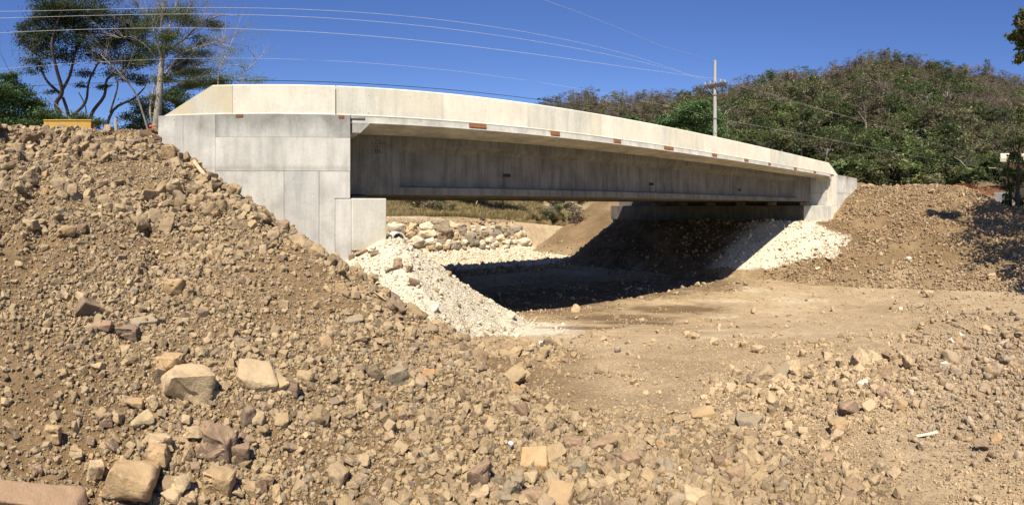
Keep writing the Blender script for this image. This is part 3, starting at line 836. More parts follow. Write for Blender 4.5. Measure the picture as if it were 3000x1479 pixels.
# bare patches of earth (few stones), thick patches (many): photo places -> world discs
BARE = [(470, 520, 1.0), (300, 720, .9), (150, 800, .8), (90, 1010, .7), (130, 1130, .6), (780, 860, 1.0), (840, 900, .7), (690, 700, .6), (930, 800, .6), (1600, 1110, 1.4), (1780, 1150, 1.2), (2050, 1090, 1.2), (250, 560, .7), (980, 900, .6),
        (2100, 900, 3.2), (2300, 930, 3.0), (2500, 960, 2.4), (2650, 1010, 1.8), (2750, 1220, .9), (2640, 1270, .7), (2830, 1150, .9), (2500, 1320, .35), (1900, 1000, 1.6), (2660, 1420, .35), (860, 1350, .35), (300, 1180, .5), (1580, 1110, 1.0), (2580, 1230, .7),
        (2900, 1420, .3), (2760, 1380, .4), (1750, 1080, 1.2), (1950, 1060, 1.1), (1650, 1180, .7), (2000, 1130, .7), (2750, 1130, 1.0), (2600, 1340, .5), (2700, 1440, .4), (2330, 1330, .3), (2200, 1300, .25)]
THICK = [(520, 640, 1.6), (400, 900, 1.2), (700, 620, 1.5), (560, 1120, .8), (700, 1300, .7), (1300, 1350, 1.0), (1100, 1130, 1.0), (1500, 1380, .8), (1250, 1010, .8), (1750, 1330, .9), (2250, 1140, .8), (2430, 1190, .75), (2250, 1350, .7), (2550, 1120, 1.2),
         (2900, 980, 2.0), (2920, 1080, 1.6), (2960, 1180, 1.2), (2850, 930, 1.6), (100, 420, 2.0), (250, 420, 1.5), (400, 430, 1.2), (1400, 1200, .5), (2180, 1240, .5), (2050, 1430, .5), (2350, 1450, .5)]
def disc_field(X, Y, lst):
    s = np.zeros_like(X)
    for px, py, rad in lst:
        c, r, k = gp(px, py)
        s = np.maximum(s, np.exp(-(((X-c.x)**2 + (Y-c.y)**2)/(rad*rad))))
    return s
CLASSES = [  # smallest, largest, density per m2, reach in m
    (.010, .020, 3600, 4.8), (.020, .038, 1500, 9.5), (.036, .068, 440, 22), (.066, .12, 110, 44), (.115, .21, 46, 56), (.20, .38, 15, 50)]
PX, PY, PS = [], [], []
for lo, hi, den, rmax in CLASSES:
    a0, a1 = -.68, 1.72
    area = .5*(a1-a0)*(rmax**2-1.2**2)
    n = int(area*den)
    r = np.sqrt(rng.uniform(1.2**2, rmax**2, n)); a = rng.uniform(a0, a1, n)
    s = lo*(hi/lo)**(rng.random(n)**1.8)
    PX.append(r*np.sin(a)); PY.append(r*np.cos(a)); PS.append(s)
PX = np.concatenate(PX); PY = np.concatenate(PY); PS = np.concatenate(PS)
PZ, PC = H(PX, PY)
bare = disc_field(PX, PY, BARE); thick = disc_field(PX, PY, THICK)
clump = fbm(PX/.9, PY/.9, 3, 91) + .5*fbm(PX/3.0, PY/3.0, 2, 92)
prob = np.clip(.42 + 1.05*clump, .04, 1)
prob = np.clip(prob*(1-.88*bare) + thick*.75, 0.02, 1)
tone = tone_at(PX, PY, PZ, PC)
pb_ = np.clip(.10 + .75*clump + .9*thick, .0, 1)*(1-.96*bare)
prob = np.where((PC == 1) & (PS > .115), pb_, prob)
# size-dependent thinning by zone
big = PS > .06
PR = np.hypot(PX, PY)
prob = np.where((PC == 0) & (tone > .6), np.where(PS > .036, np.clip(prob, 0, 1)*(.24 + .75*thick), np.clip(prob*1.35, .12, 1)), prob)
prob = np.where((PC == 0) & (PR > 11) & (PY < 26), prob*np.where(PS > .066, .35, .55), prob)
prob = np.where(PC == 3, np.clip(prob*1.5, 0, 1)*np.where(PS > .12, .5, 1.0), prob)
prob = np.where((PS > .115) & (PR < 5.5), prob*np.where(PS > .17, .0, .45), prob)
prob = np.where((PC == 0) & (PS > .115) & (PR > 5.5), prob*.5, prob)
PS = np.where((PC == 3) & (PS < .12), PS*rng.choice([1.1, 1.3, 1.5, 2.2], len(PS), p=[.3, .35, .25, .1]), PS)
prob = np.where(PC == 2, np.where(PS > .066, np.where(PS > .2, .03, .07 + .25*np.clip(clump, 0, 1)), .38), prob)
prob = np.where((PC == 0) & (PY > 26), np.clip(prob*2.2, .6, 1), prob)
prob = np.where((PC == 3) & (PX < 31) & (PY > 9.5) & (PS > .066), prob*.6, prob)
prob = np.where((PC == 3) & (PY > 13.3) & (PX < 31), prob*.22, prob)
Xs_ = PX - SK*(PY-12)
inbridge = (PY > 11.7) & ((Xs_ > -3.5) & (Xs_ < 3.3) | (Xs_ > 31.2))
keep = (rng.random(len(PX)) < prob) & ~inbridge & (PC <= 4) & ~((PC == 4) & (PY > 12) & (PY < 41))
PX, PY, PZ, PC, PS, tone, PR = (q[keep] for q in (PX, PY, PZ, PC, PS, tone, PR))
limev = lime_at(PX, PY, PC)
white = (limev > .55) & (rng.random(len(PX)) < np.where(PC == 2, .90, .85)) | (rng.random(len(PX)) < .002*(PC == 0))
alpha = np.arctan2(PX, PY)
pebz = (PC == 0) & (alpha > 1.38) & (PR > 3.2)*1 > 0
pebz = pebz | ((PC == 3) & (PZ < -3.2) & (rng.random(len(PX)) < .6) & (alpha > 1.3)) | ((PC == 0) & (rng.random(len(PX)) < .12))
kind = np.where(white, 3, np.where(pebz, 2, np.where(PC == 3, 1, np.where((PC == 0) & (tone > .6) & (rng.random(len(PX)) < .6), 4, 0))))
KEYS = ['brown', 'clod', 'pebble', 'white', 'bedstone']
# seen size in the photo
fx = (alpha*F + X0); fy = YH - PZ/PR*F
vis = (fx > -10) & (fx < 3010) & (fy < 1500) & (fy > 0)
app = np.where(vis, PS/PR, 0)
single = np.zeros(len(PX), bool)
QUOTA = {0: 300, 1: 300, 2: 170, 3: 170}
STONE_PARENT = {}
for comp, quota in QUOTA.items():
    ids = np.nonzero((PC == comp) & vis)[0]
    ids = ids[np.argsort(-app[ids])][:quota]
    single[ids] = True
    par = TER[comp]
    for i in ids:
        me = random.choice((HERO if app[i] > .022 else ANG)[KEYS[kind[i]]])
        o = bpy.data.objects.new('stone', me); COL.objects.link(o)
        s = float(PS[i])
        o.location = (PX[i], PY[i], PZ[i] + s*.20)
        o.rotation_euler = (random.gauss(0, .7), random.gauss(0, .7), random.uniform(0, 6.28))
        o.scale = (s*random.uniform(.8, 1.2), s*random.uniform(.8, 1.15), s*random.uniform(.8, 1.2))
        o.parent = par
STUFFNAME = ['rubble', 'gravel', 'pebbles', 'limestone_rubble', 'gravel']
STUFFLAB = ['loose broken brown rubble strewn over the left embankment and the foreground', 'brown gravel and earth clods covering the right embankment', 'rounded river pebbles lying along the right side of the stream bed',
            'crumbled white limestone rubble on the pale fill', 'pale gravel scattered over the sandy stream bed']
PS = np.where((PC == 0) & (tone > .6) & (PS < .06) , PS*.9, PS)
for k in range(5):
    s = (kind == k) & ~single
    if s.sum(): scatter_stuff(STUFFNAME[k], KEYS[k], PX[s], PY[s], PZ[s] + PS[s]*.19, PS[s], STUFFLAB[k], seed=k)
print('stones', len(PX), [int((kind == k).sum()) for k in range(5)])

# ---- the boulders one can single out: (x, y, w, h) in photo pixels, colour, label
BOULDERS = [
 (553,1115,150,118,'rock_pale',"largest pale tan block of rock with a flat tilted top, propped on rubble",.75,0),
 (494,1073,92,80,'rock_tan',"rounded tan rock tucked behind the largest pale block",.8,0),
 (747,1095,122,84,'rock_pale',"flat pale slab of rock lying tilted right of the largest block",.35,0),
 (628,1296,124,112,'rock_mauve',"cracked boulder with a mauve patch below the largest pale block",.8,0),
 (400,1412,180,105,'rock_tan',"long tan boulder behind the reddish slab at the photo's bottom edge",.7,0),
 (646,1412,100,86,'rock_tan',"lumpy two-lobed tan rock right of the long bottom boulder",.7,0),
 (460,1338,70,74,'rock_tan',"squat tan rock resting against the back of the long bottom boulder",.8,0),
 (477,1288,76,60,'rock_pale',"pale tan rock left of the cracked mauve boulder",.7,0),
 (268,894,106,56,'rock_dark',"low dark brown block standing in the rubble above the hollow clod",.7,0),
 (301,952,68,42,'rock_mauve',"mauve wedge of rock left of the flat grey brown block",.6,0),
 (422,941,84,46,'rock_grey',"flat topped grey brown block right of the mauve wedge",.6,0),
 (508,838,68,58,'rock_tan',"angular tan block high in the thick rubble above the flat grey brown block",.8,0),
 (374,974,74,54,'rock_dark',"dark hollow looking clod just below the flat grey brown block",.8,0),
 (279,1374,56,60,'rock_pale',"palest pointed rock above the reddish slab",.8,0),
 (308,1230,44,54,'rock_mauve',"brown rock with one ochre face on bare earth left of centre rubble",.9,0),
 (396,1180,62,44,'rock_tan',"oval tan rock lower left of the largest pale block",.6,0),
 (157,1272,56,60,'rock_tan',"leaning tan rock alone on bare earth near the left edge",.8,0),
 (855,1135,56,62,'rock_mauve',"brown block right of the flat pale slab",.9,0),
 (727,1213,54,72,'rock_dark',"upright dark brown rock above the cracked mauve boulder's right end",1.0,0),
 (707,1330,60,72,'rock_dark',"dark wedge leaning against the cracked mauve boulder",1.0,0),
 (500,1458,66,50,'rock_pale',"pale split rock right of the long bottom boulder at the frame edge",.7,0),
 (113,1377,48,36,'rock_mauve',"rounded brown cobble near the left edge above the reddish slab",.7,1),
 (764,1427,46,50,'rock_dark',"dark square stone standing on edge near the bottom edge",.9,0),
 (809,1441,34,46,'rock_tan',"small upright tan rock beside the dark square stone",1.0,0),
 (87,405,52,40,'rock_dark',"dark brown block on the embankment crest below the yellow barrier's left end",.8,0),
 (181,460,60,38,'rock_tan',"flat topped rock just under the crest below the yellow barrier",.6,0),
 (201,412,40,34,'rock_dark',"brown lump on the crest directly under the yellow barrier",.8,0),
 (440,574,60,40,'rock_pale',"pale block standing out midway up the embankment",.7,0),
 (411,428,46,32,'rock_tan',"tan flat block near the crest left of the wing wall",.6,0),
 (499,446,46,46,'rock_tan',"squared tan block near the crest below the wing wall's left edge",.9,0),
 (460,409,34,42,'rock_mauve',"brown block on the crest touching the wing wall's left edge in view",1.0,0),
 (621,521,42,50,'rock_dark',"brown block against which the wooden stick leans",1.0,0),
 (192,679,66,46,'rock_tan',"broad tan boulder low on the left of the embankment face",.7,0),
 (471,622,34,54,'rock_pale',"upright pale rock below the pale mid slope block",1.0,0),
 (221,574,42,38,'rock_grey',"grey tan rock in a small cluster on the bare left slope",.8,0),
 (848,668,30,44,'rock_ochre',"upright pale orange rock on the embankment edge before the wall",1.0,0),
 (240,670,40,30,'rock_dark',"brown stone beside the broad tan boulder on the left slope",.8,0),
 (1401,1391,94,92,'rock_mauve',"long brown slab tilted on edge with an ochre rim, bottom centre",.9,0),
 (1561,1342,112,64,'rock_ochre',"ochre faced boulder above the bottom edge right of the tilted slab",.6,0),
 (1762,1290,90,58,'rock_mauve',"brown wedge shaped boulder at the edge of the smoother sand",.65,0),
 (1840,1352,66,62,'rock_mauve',"pinkish brown block right of the wedge shaped boulder",.8,0),
 (1907,1394,84,50,'rock_tan',"flat tan block below the pinkish brown block",.6,0),
 (1683,1293,60,48,'rock_mauve',"rounded mauve rock left of the wedge shaped boulder",.8,0),
 (1157,1103,74,56,'rock_grey',"grey brown boulder on the lower embankment left of the orange stone",.75,0),
 (1402,1045,74,50,'rock_dark',"rounded dark brown boulder at the toe of the embankment below the limestone",.7,1),
 (1518,1026,40,38,'rock_ochre',"round knobbly brown stone at the limestone's foot",.9,1),
 (1529,1199,44,54,'rock_dark',"dark upright stone where rubble meets the smooth ground",1.0,0),
 (1739,1197,32,28,'rock_mauve',"small lone brown stone on the sand right of the dark upright stone",.9,0),
 (1253,1097,42,38,'rock_orange',"bright orange stained stone on the lower embankment",.8,0),
 (1494,1426,66,78,'rock_grey',"upright grey brown block at the bottom edge between two pale stones",1.0,0),
 (1407,1446,68,50,'rock_pale',"pale long stone under the tilted brown slab at the bottom edge",.6,0),
 (1561,1450,80,56,'rock_mauve',"mauve boulder cut by the bottom edge below the ochre boulder",.7,0),
 (1643,1450,100,70,'rock_tan',"broad tan slab cut by the bottom edge right of the mauve boulder",.6,0),
 (2285,1089,82,44,'rock_grey',"pale flat topped boulder topping the low rubble heap",.55,0),
 (2186,1229,92,54,'rock_grey',"grey brown boulder lying in front of the low rubble heap",.6,0),
 (2058,1209,74,48,'rock_tan',"tan flat boulder left of the grey brown one by the low heap",.6,0),
 (2483,1197,62,56,'rock_mauve',"reddish block at the right side of the low rubble heap",.9,0),
 (2457,1252,58,58,'rock_tan',"tilted tan rock below the reddish block of the low heap",.9,0),
 (2418,1285,34,30,'rock_mauve',"small round brown stone at the front foot of the low heap",.9,1),
 (2638,1187,50,48,'rock_tan',"lone rounded tan rock on smooth ground right of the low heap",.9,1),
 (2588,1152,46,44,'rock_mauve',"brown block just behind the lone rounded tan rock",.9,0),
 (2588,1091,50,34,'rock_mauve',"flat brown rock at the back of the low rubble heap",.7,0),
 (2721,862,34,32,'rock_pale',"pale boulder at the foot of the right embankment",.95,0),
 (2689,892,44,26,'rock_grey',"dark grey flat boulder beside the pale one at the right embankment's foot",.6,1),
 (2497,1432,60,46,'rock_mauve',"brown boulder near the bottom edge in the right half",.8,0),
 (2151,1386,60,48,'rock_mauve',"brown rock with mauve face on the lower right rubble",.8,0),
 (2105,1355,50,42,'rock_dark',"dark faced stone left of the mauve faced rock on the lower right",.8,0),
 (2873,1298,54,28,'rock_dark',"dark flat rock beside an oval cobble near the right edge",.6,0),
 (2919,1281,48,24,'rock_ochre',"oval brown cobble beside the dark flat rock near the right edge",.6,1),
 (2960,1386,24,28,'rock_grey',"small grey upright cobble near the bottom right corner",1.0,1),
 (2890,967,38,26,'rock_pale',"squarish pale rock among the pebbles on the right",.7,0),
 (2803,983,44,22,'rock_white',"long white rock at the left edge of the right hand pebbles",.5,0),
 (2952,985,30,34,'rock_mauve',"reddish brown round rock among the right hand pebbles",1.0,1),
 (2968,915,30,28,'rock_grey',"blue grey cobble among the right hand pebbles",.9,1),
 (2740,1084,34,22,'rock_dark',"nearly black oval stone in the line of stones across the right",.7,1),
 (2765,1070,34,26,'rock_white',"white chunk right of the nearly black oval stone",.8,0),
 (2525,1125,36,30,'rock_white',"white broken chunk behind the brown blocks of the low heap",.8,0),
 (2035,1452,78,48,'rock_pale',"pale sandy boulder at the bottom edge right of centre",.6,0),
 (2253,1374,38,38,'rock_tan',"small tan block between the lower right boulders",.9,0),
 (2422,1340,42,28,'rock_mauve',"brown flat rock on sand below the low heap",.6,0),
 (1166,773,32,38,'rock_mauve',"brown stone lying high on the white limestone heap",1.0,0),
 (1213,828,32,24,'rock_dark',"dark brown block midway down the white limestone heap",.8,0),
 (1200,790,22,26,'rock_mauve',"small brown wedge right of the brown stone on the limestone heap",1.0,0),
 (1140,788,32,26,'rock_white',"white lump left of the brown stones on the limestone heap",.9,0),
 (1000,840,44,52,'rock_tan',"tan slab standing at the embankment edge above the limestone heap",.9,0),
 (1040,935,60,36,'rock_grey',"grey flat rock near the embankment's right edge below the limestone",.6,0),
 (998,737,28,24,'rock_mauve',"brown rock at the foot of the wing wall beside the seat block's left pour",.9,0),
 (1030,748,18,34,'rock_red',"narrow reddish slab standing on end at the foot of the seat block",1.0,0),
 (1058,736,44,22,'rock_red',"low reddish stone lying against the foot of the seat block",.7,0),
 (1096,742,26,22,'rock_grey',"greyish stone at the foot of the seat block near its right corner",.8,0),
 (2532,548,26,20,'rock_grey',"dark rounded cobble on the right embankment crest next to the wing wall",.8,1),
 (2550,546,32,22,'rock_tan',"pale round boulder on the right embankment crest beside the dark cobble",.8,1),
 (2730,560,26,18,'rock_tan',"brown boulder on the top of the right embankment below the netting",.8,1),
 (2768,624,16,14,'rock_dark',"small dark round stone high on the right embankment face",.9,1),
 (2572,707,20,18,'rock_pale',"square pale stone midway up the right embankment face",.9,0),
 (2662,760,18,17,'rock_white',"whitish stone low on the right embankment face",.9,0),
 (2860,745,18,18,'rock_tan',"tan cobble on the right embankment face near the shade",.9,1),
 (2905,810,30,24,'rock_pale',"pale block at the right embankment's foot near the shade edge",.8,0),
]
boulder_obj = []
def put_rock(name, x, y, w, h, mat, label, hr, rnd, seed, cat='rock', sink=.22, depth=None, wscale=1.0):
    c, r, k = gp(x, y + h*.30)
    W = w/F*r*1.06*wscale; 
    t = max(.16, (YH - y)/-F) if y > YH else .16
    Hh = h/F*r
    Hh = min(max(Hh*(.95 if hr > .6 else .7), .28*W), 1.1*W)
    D = W*random.Random(seed).uniform(.7, .95) if depth is None else depth
    me = hull_mesh(name, seed, (W, D, Hh), 15, bool(rnd), M[mat], hero=True)
    o = mesh_obj(name, me)
    o.location = (c.x, c.y, c.z + Hh*(.5-sink))
    R = random.Random(seed+5)
    a = math.atan2(c.x, c.y)
    o.rotation_euler = (R.uniform(-.22, .22) + (.22 if hr < .65 else 0), R.uniform(-.25, .25), -a + R.uniform(-.5, .5))
    tag(o, label, cat, 'loose boulders and rocks')
    return o
for i, (x, y, w, h, mat, lab, hr, rnd) in enumerate(BOULDERS):
    boulder_obj.append(put_rock('boulder' if w > 55 else 'rock', x, y, w, h, mat, lab, hr, rnd, 1000+i))
# ------------------------------------------------------------------ old road, riprap wall and things under the bridge
def strip(name, pts_l, pts_r, mat):
    V = []; 
    for a, b_ in zip(pts_l, pts_r): V += [a, b_]
    Fq = [(2*i, 2*i+1, 2*i+3, 2*i+2) for i in range(len(pts_l)-1)]
    me = np_mesh(name, V, Fq, mat); return mesh_obj(name, me)
M['oldroad'] = soil_mat('pale_dusty_road', [(0.3, (0.42, 0.35, 0.25)), (0.7, (0.50, 0.43, 0.32))], scale=.6, bump=.2)
xs_ = np.linspace(-8, 19.5, 24)
o = strip('old_road', [(x, 41.9 + .012*(x-6)**2*.3, -1.52) for x in xs_], [(x, 56.4 + .012*(x-6)**2*.3, -1.22) for x in xs_], M['oldroad'])
tag(o, 'pale old road running past beyond the bridge', kind='structure')

RIP = [(210,405,180,90,'w'),(365,440,150,130,'o'),(515,390,160,75,'w'),(525,465,170,75,'o'),(655,385,150,85,'g'),(765,380,90,75,'o'),(690,465,120,100,'b'),(430,545,150,90,'w'),(470,520,45,80,'g'),
 (875,435,75,90,'g'),(945,505,100,80,'k'),(970,548,80,50,'k'),(800,490,55,55,'b'),(1155,455,85,65,'g'),(1215,455,55,55,'k'),(1355,460,95,85,'g'),(1245,405,95,55,'g'),(1290,440,85,75,'g'),(1260,515,85,80,'o'),
 (1370,505,65,65,'o'),(1455,480,115,85,'o'),(1485,540,135,65,'w'),(1410,425,110,60,'k'),(820,580,65,60,'k'),(870,590,85,60,'g'),(1040,465,65,55,'g'),(1100,470,65,75,'g'),(1040,520,65,65,'g'),(560,540,120,70,'w'),
 (730,555,90,60,'w'),(660,545,70,45,'g'),(1150,530,120,60,'w'),(1200,565,90,50,'w'),(1090,410,90,40,'w'),(1000,430,70,50,'w'),(1330,400,70,35,'g'),(1180,400,80,40,'w'),(1310,545,110,50,'w'),(900,555,70,50,'w'),(620,590,90,50,'w'),
 (760,440,60,70,'w'),(1440,400,70,40,'k'),(1390,545,70,45,'w'),(980,400,70,40,'w'),(830,390,70,50,'w'),(1060,560,80,50,'w'),(150,480,60,40,'b'),(570,600,70,40,'b'),(1540,560,80,40,'w'),(1120,600,60,35,'w'),(270,470,60,50,'b')]
M['rock_warm'] = rock_mat('warm_cream_stone', [(0, (0.48, 0.36, 0.21)), (0.5, (0.54, 0.43, 0.28)), (1, (0.44, 0.31, 0.17))], dust=(0.6, 0.5, 0.35), dust_amt=.4)
M['rock_slate'] = rock_mat('dark_grey_stone', [(0, (0.22, 0.185, 0.14)), (1, (0.28, 0.24, 0.185))], dust_amt=.25)
RM = {'w': 'rock_white', 'o': 'rock_warm', 'g': 'rock_grey', 'k': 'rock_slate', 'b': 'rock'}
rip = empty('riprap_wall', (8, 41.0, -4.2)); tag(rip, 'rough retaining wall of big pale and grey boulders below the old road', 'wall')
for i, (zx, zy, w, h, c) in enumerate(RIP):
    x, y = 1100 + zx/3.435, 550 + zy/3.435
    yy = 41.15 - (zy-380)/230*1.1
    p = onY(x, y, yy); r = math.hypot(p.x, p.y)
    W, Hh = w/3.435/F*r*1.34, h/3.435/F*r*1.5
    me = hull_mesh('boulder', 3000+i, (W, (W+Hh)*.45, Hh), 16, c in 'wo', M[RM[c]], hero=True)
    o = mesh_obj('boulder', me, rip); o.matrix_parent_inverse = Matrix.Translation(-rip.location)
    o.location = p; R = random.Random(i); o.rotation_euler = (R.uniform(-.15, .15), R.uniform(-.12, .12), R.uniform(-.3, .3))
RW = random.Random(12)
for i in range(95):
    x_ = RW.uniform(5.5, 23.5); t_ = RW.random(); p = Vector((x_, 41.35 - t_*1.5, -1.75 - t_*2.6)); s_ = RW.uniform(.35, .8)
    me = hull_mesh('boulder', 3300+i, (s_*1.2, s_*.9, s_*.85), 15, RW.random() < .5, M[RW.choice(['rock_white', 'rock_white', 'rock_warm', 'rock_grey', 'rock', 'rock_slate'])], bev=.08)
    o = mesh_obj('boulder', me, rip); o.matrix_parent_inverse = Matrix.Translation(-rip.location); o.location = p; o.rotation_euler = (RW.uniform(-.3, .3), RW.uniform(-.3, .3), RW.uniform(0, 3))
# culvert pipe end
ring = MB(); c = onY(1168, 700, 39.2); n = 22
R1, R2 = .62, .50
for yy in (0, 1.4):
    for rad in (R1, R2):
        for k in range(n):
            t = 2*math.pi*k/n; ring.v.append((c.x + rad*math.cos(t), c.y + yy, c.z + rad*math.sin(t)))
for k in range(n):
    j = (k+1) % n
    ring.f += [(k, n+k, n+j, j), (2*n+k, 2*n+j, 3*n+j, 3*n+k), (k, j, 2*n+j, 2*n+k), (n+k, 3*n+k, 3*n+j, n+j)]
o = ring.build('culvert_pipe', M['conc'], fix=True, smooth=False); tag(o, 'half buried concrete pipe end at the foot of the boulder wall', 'pipe')
# black bag on the road edge, two posts
M['black'] = plain_mat('black_plastic', (0.018, 0.018, 0.02), 0.35, 0.4, 9, bump=.6, spec=.6)
p = onY(1412, 645, 43.2)
me = hull_mesh('rubbish_bag', 77, (.85, .6, .42), 18, True, M['black'], hero=True); o = mesh_obj('rubbish_bag', me, None, (p.x, p.y, p.z+.06))
tag(o, 'black plastic rubbish bag lying on the edge of the old road', 'rubbish bag')
M['wood'] = plain_mat('weathered_pale_wood', (0.42, 0.32, 0.19), 0.85, 0.3, 12, bump=.4)
for (xa, ya, xb, yb, Y, lab) in ((1373.5, 637, 1374.5, 612, 56.3, 'upright pale wooden post beside the old road'), (1395, 594, 1405, 571, 58.0, 'leaning pale post among the dry grass under the bridge')):
    a = onY(xa, ya, Y); b_ = onY(xb, yb, Y); mb = MB(); mb.tube([(a.x, a.y, a.z-.2), b_], [.055, .05], 7); o = mb.build('wooden_post', M['wood']); tag(o, lab, 'post')

# ------------------------------------------------------------------ leaves, trunks
def leaf_quads(C, size, R, flat=.5, asp=.55, droop=0.0):
    """diamond leaves at centres C (n,3)"""
    n = len(C)
    th = R.uniform(0, 2*np.pi, n); tilt = R.normal(0, 1-flat, n)*.9 + droop
    d = np.stack([np.cos(th)*np.cos(tilt), np.sin(th)*np.cos(tilt), np.sin(tilt)], -1)
    u = np.stack([-np.sin(th), np.cos(th), np.zeros(n)], -1)
    roll = R.normal(0, 1-flat, n)*.9
    nrm = np.cross(d, u)
    s = u*np.cos(roll)[:, None] + nrm*np.sin(roll)[:, None]
    sz = size*R.uniform(.6, 1.35, n)[:, None]
    a = C - d*sz*.5; b_ = C + s*sz*asp*.5; c = C + d*sz*.5; e = C - s*sz*asp*.5
    V = np.stack([a, b_, c, e], 1).reshape(-1, 3)
    Fq = np.arange(4*n).reshape(n, 4)
    return V, Fq
def clump_pts(c, rx, ry, rz, n, R, layers=7, up=.3):
    """points in an uneven tuft: small flat sprays set through an ellipsoid"""
    k = max(3, layers)
    sc = R.normal(0, 1, (k, 3)); sc /= np.linalg.norm(sc, axis=1)[:, None]; sc *= R.uniform(.35, .95, (k, 1)); sc[:, 2] = sc[:, 2]*.9 + up*.3
    w = R.integers(0, k, n)
    q = R.normal(0, 1, (n, 3))*np.array([.36, .36, .20]) + sc[w]
    return np.asarray(c)[None] + q*np.array([rx, ry, rz])[None]
def crown_mesh(name, clumps, size, mat, R, flat=.5, asp=.55, dens=1.0):
    C = [clump_pts(c, rx, ry, rz, max(6, int(n*dens)), R) for c, rx, ry, rz, n in clumps]
    V, Fq = leaf_quads(np.concatenate(C), size, R, flat, asp)
    return np_mesh(name, V, Fq, mat)
def grow(mb, p, d, L, rad, depth, R, spread=.55, up=.12, n=4, tips=None, kids=(2, 3), shrink=.72):
    seg = 3; pts_ = [p]; rads = [rad]; q = Vector(p); dd = Vector(d)
    for i in range(seg):
        dd = (dd + Vector((R.gauss(0, .14), R.gauss(0, .14), R.gauss(0, .10) + up*.3))).normalized()
        q = q + dd*(L/seg); pts_.append(q.copy()); rads.append(rad*(1 - .45*(i+1)/seg))
    mb.tube(pts_, rads, n if depth > 1 else 3, cap=False)
    if depth <= 0:
        if tips is not None: tips.append(q.copy())
        return
    for k in range(R.randint(*kids)):
        ax = dd.orthogonal().normalized(); ax.rotate(Matrix.Rotation(R.uniform(0, 6.28), 3, dd))
        nd = (dd*math.cos(spread) + ax*math.sin(spread)*R.uniform(.6, 1.3) + Vector((0, 0, up))).normalized()
        st = pts_[R.choice((2, 3, 3))]
        grow(mb, st, nd, L*shrink*R.uniform(.75, 1.2), rads[-1]*.85, depth-1, R, spread, up, n, tips, kids, shrink)

M['bark'] = plain_mat('dark_brown_bark', (0.085, 0.06, 0.042), 0.95, 0.4, 5, bump=.6)
M['bark_pale'] = plain_mat('pale_grey_bark', (0.36, 0.32, 0.26), 0.9, 0.3, 5, bump=.4)
M['bark_grey'] = plain_mat('grey_brown_twigs', (0.27, 0.23, 0.185), 0.95, 0.35, 5)
M['bark_purple'] = plain_mat('purplish_dry_twigs', (0.17, 0.125, 0.11), 0.95, 0.3, 5)
M['lf_dark'] = leaf_mat('dark_green_leaves', (0.066, 0.092, 0.034), hue=(0.115, 0.135, 0.048))
M['lf_green'] = leaf_mat('mid_green_leaves', (0.105, 0.138, 0.048), hue=(0.165, 0.175, 0.070))
M['lf_bright'] = leaf_mat('bright_green_leaves', (0.130, 0.172, 0.054), hue=(0.190, 0.205, 0.078))
M['lf_olive'] = leaf_mat('olive_leaves', (0.155, 0.152, 0.074), hue=(0.215, 0.188, 0.100))
M['lf_dry'] = leaf_mat('dry_brown_leaves', (0.225, 0.178, 0.118), hue=(0.265, 0.220, 0.150))
M['lf_purple'] = leaf_mat('purple_brown_dry_leaves', (0.180, 0.140, 0.112), hue=(0.225, 0.176, 0.132))
M['lf_orange'] = leaf_mat('orange_dry_leaves', (0.26, 0.12, 0.035), hue=(0.18, 0.10, 0.04))
M['lf_pale'] = leaf_mat('pale_yellow_green_leaves', (0.15, 0.165, 0.05), hue=(0.22, 0.20, 0.07))
M['lf_straw'] = leaf_mat('straw_grass', (0.42, 0.32, 0.15), hue=(0.20, 0.20, 0.08))
M['lf_mango'] = leaf_mat('glossy_dark_leaves', (0.065, 0.120, 0.038), hue=(0.13, 0.165, 0.060), trans=.2)

# ---- tree shapes used on the hill
def shape_round(seed, h=8.0, wid=3.2):
    R = random.Random(seed); N_ = np.random.default_rng(seed); mb = MB(); cl = []
    th = h*R.uniform(.3, .45)
    mb.tube([(0, 0, -.6), (R.uniform(-.2, .2), R.uniform(-.2, .2), th), (R.uniform(-.4, .4), R.uniform(-.4, .4), h*.8)], [.17, .13, .04], 5)
    for k in range(R.randint(9, 13)):
        a = R.uniform(0, 6.28); q = R.uniform(.15, .8)*wid; z = h*R.uniform(.32, .95); q *= math.sqrt(max(.1, 1 - ((z/h-.55)/.5)**2))
        c = (q*math.cos(a), q*math.sin(a), z); s = wid*R.uniform(.3, .5)
        mb.tube([(0, 0, z*.62), ((c[0])*.6, c[1]*.6, z*.85), c], [.06, .04, .015], 3, cap=False)
        cl.append((c, s, s, s*.7, 75))
    return mb, cl, .50
def shape_umbrella(seed, h=9.0, wid=4.2):
    R = random.Random(seed); mb = MB(); cl = []
    mb.tube([(0, 0, -.6), (R.uniform(-.3, .3), R.uniform(-.3, .3), h*.35), (R.uniform(-.6, .6), R.uniform(-.6, .6), h*.65)], [.2, .15, .1], 5)
    for k in range(R.randint(10, 14)):
        a = R.uniform(0, 6.28); q = R.uniform(.1, 1)**.6*wid; z = h*(.95 - .22*(q/wid)**2) - R.uniform(0, .18)*h
        c = (q*math.cos(a), q*math.sin(a), z); s = wid*R.uniform(.22, .36)
        mb.tube([(0, 0, h*.5), (c[0]*.5, c[1]*.5, h*.68), c], [.08, .05, .02], 3, cap=False)
        cl.append((c, s*1.2, s*1.2, s*.45, 65))
    return mb, cl, .46
def shape_column(seed, h=9.0, wid=1.9):
    R = random.Random(seed); mb = MB(); cl = []
    mb.tube([(0, 0, -.6), (R.uniform(-.2, .2), 0, h*.5), (R.uniform(-.3, .3), 0, h*.95)], [.15, .1, .04], 5)
    for k in range(R.randint(8, 11)):
        a = R.uniform(0, 6.28); z = h*(.3 + .68*k/10); q = R.uniform(.1, .7)*wid
        s = wid*R.uniform(.4, .65); cl.append(((q*math.cos(a), q*math.sin(a), z), s, s, s*.9, 60))
    return mb, cl, .46
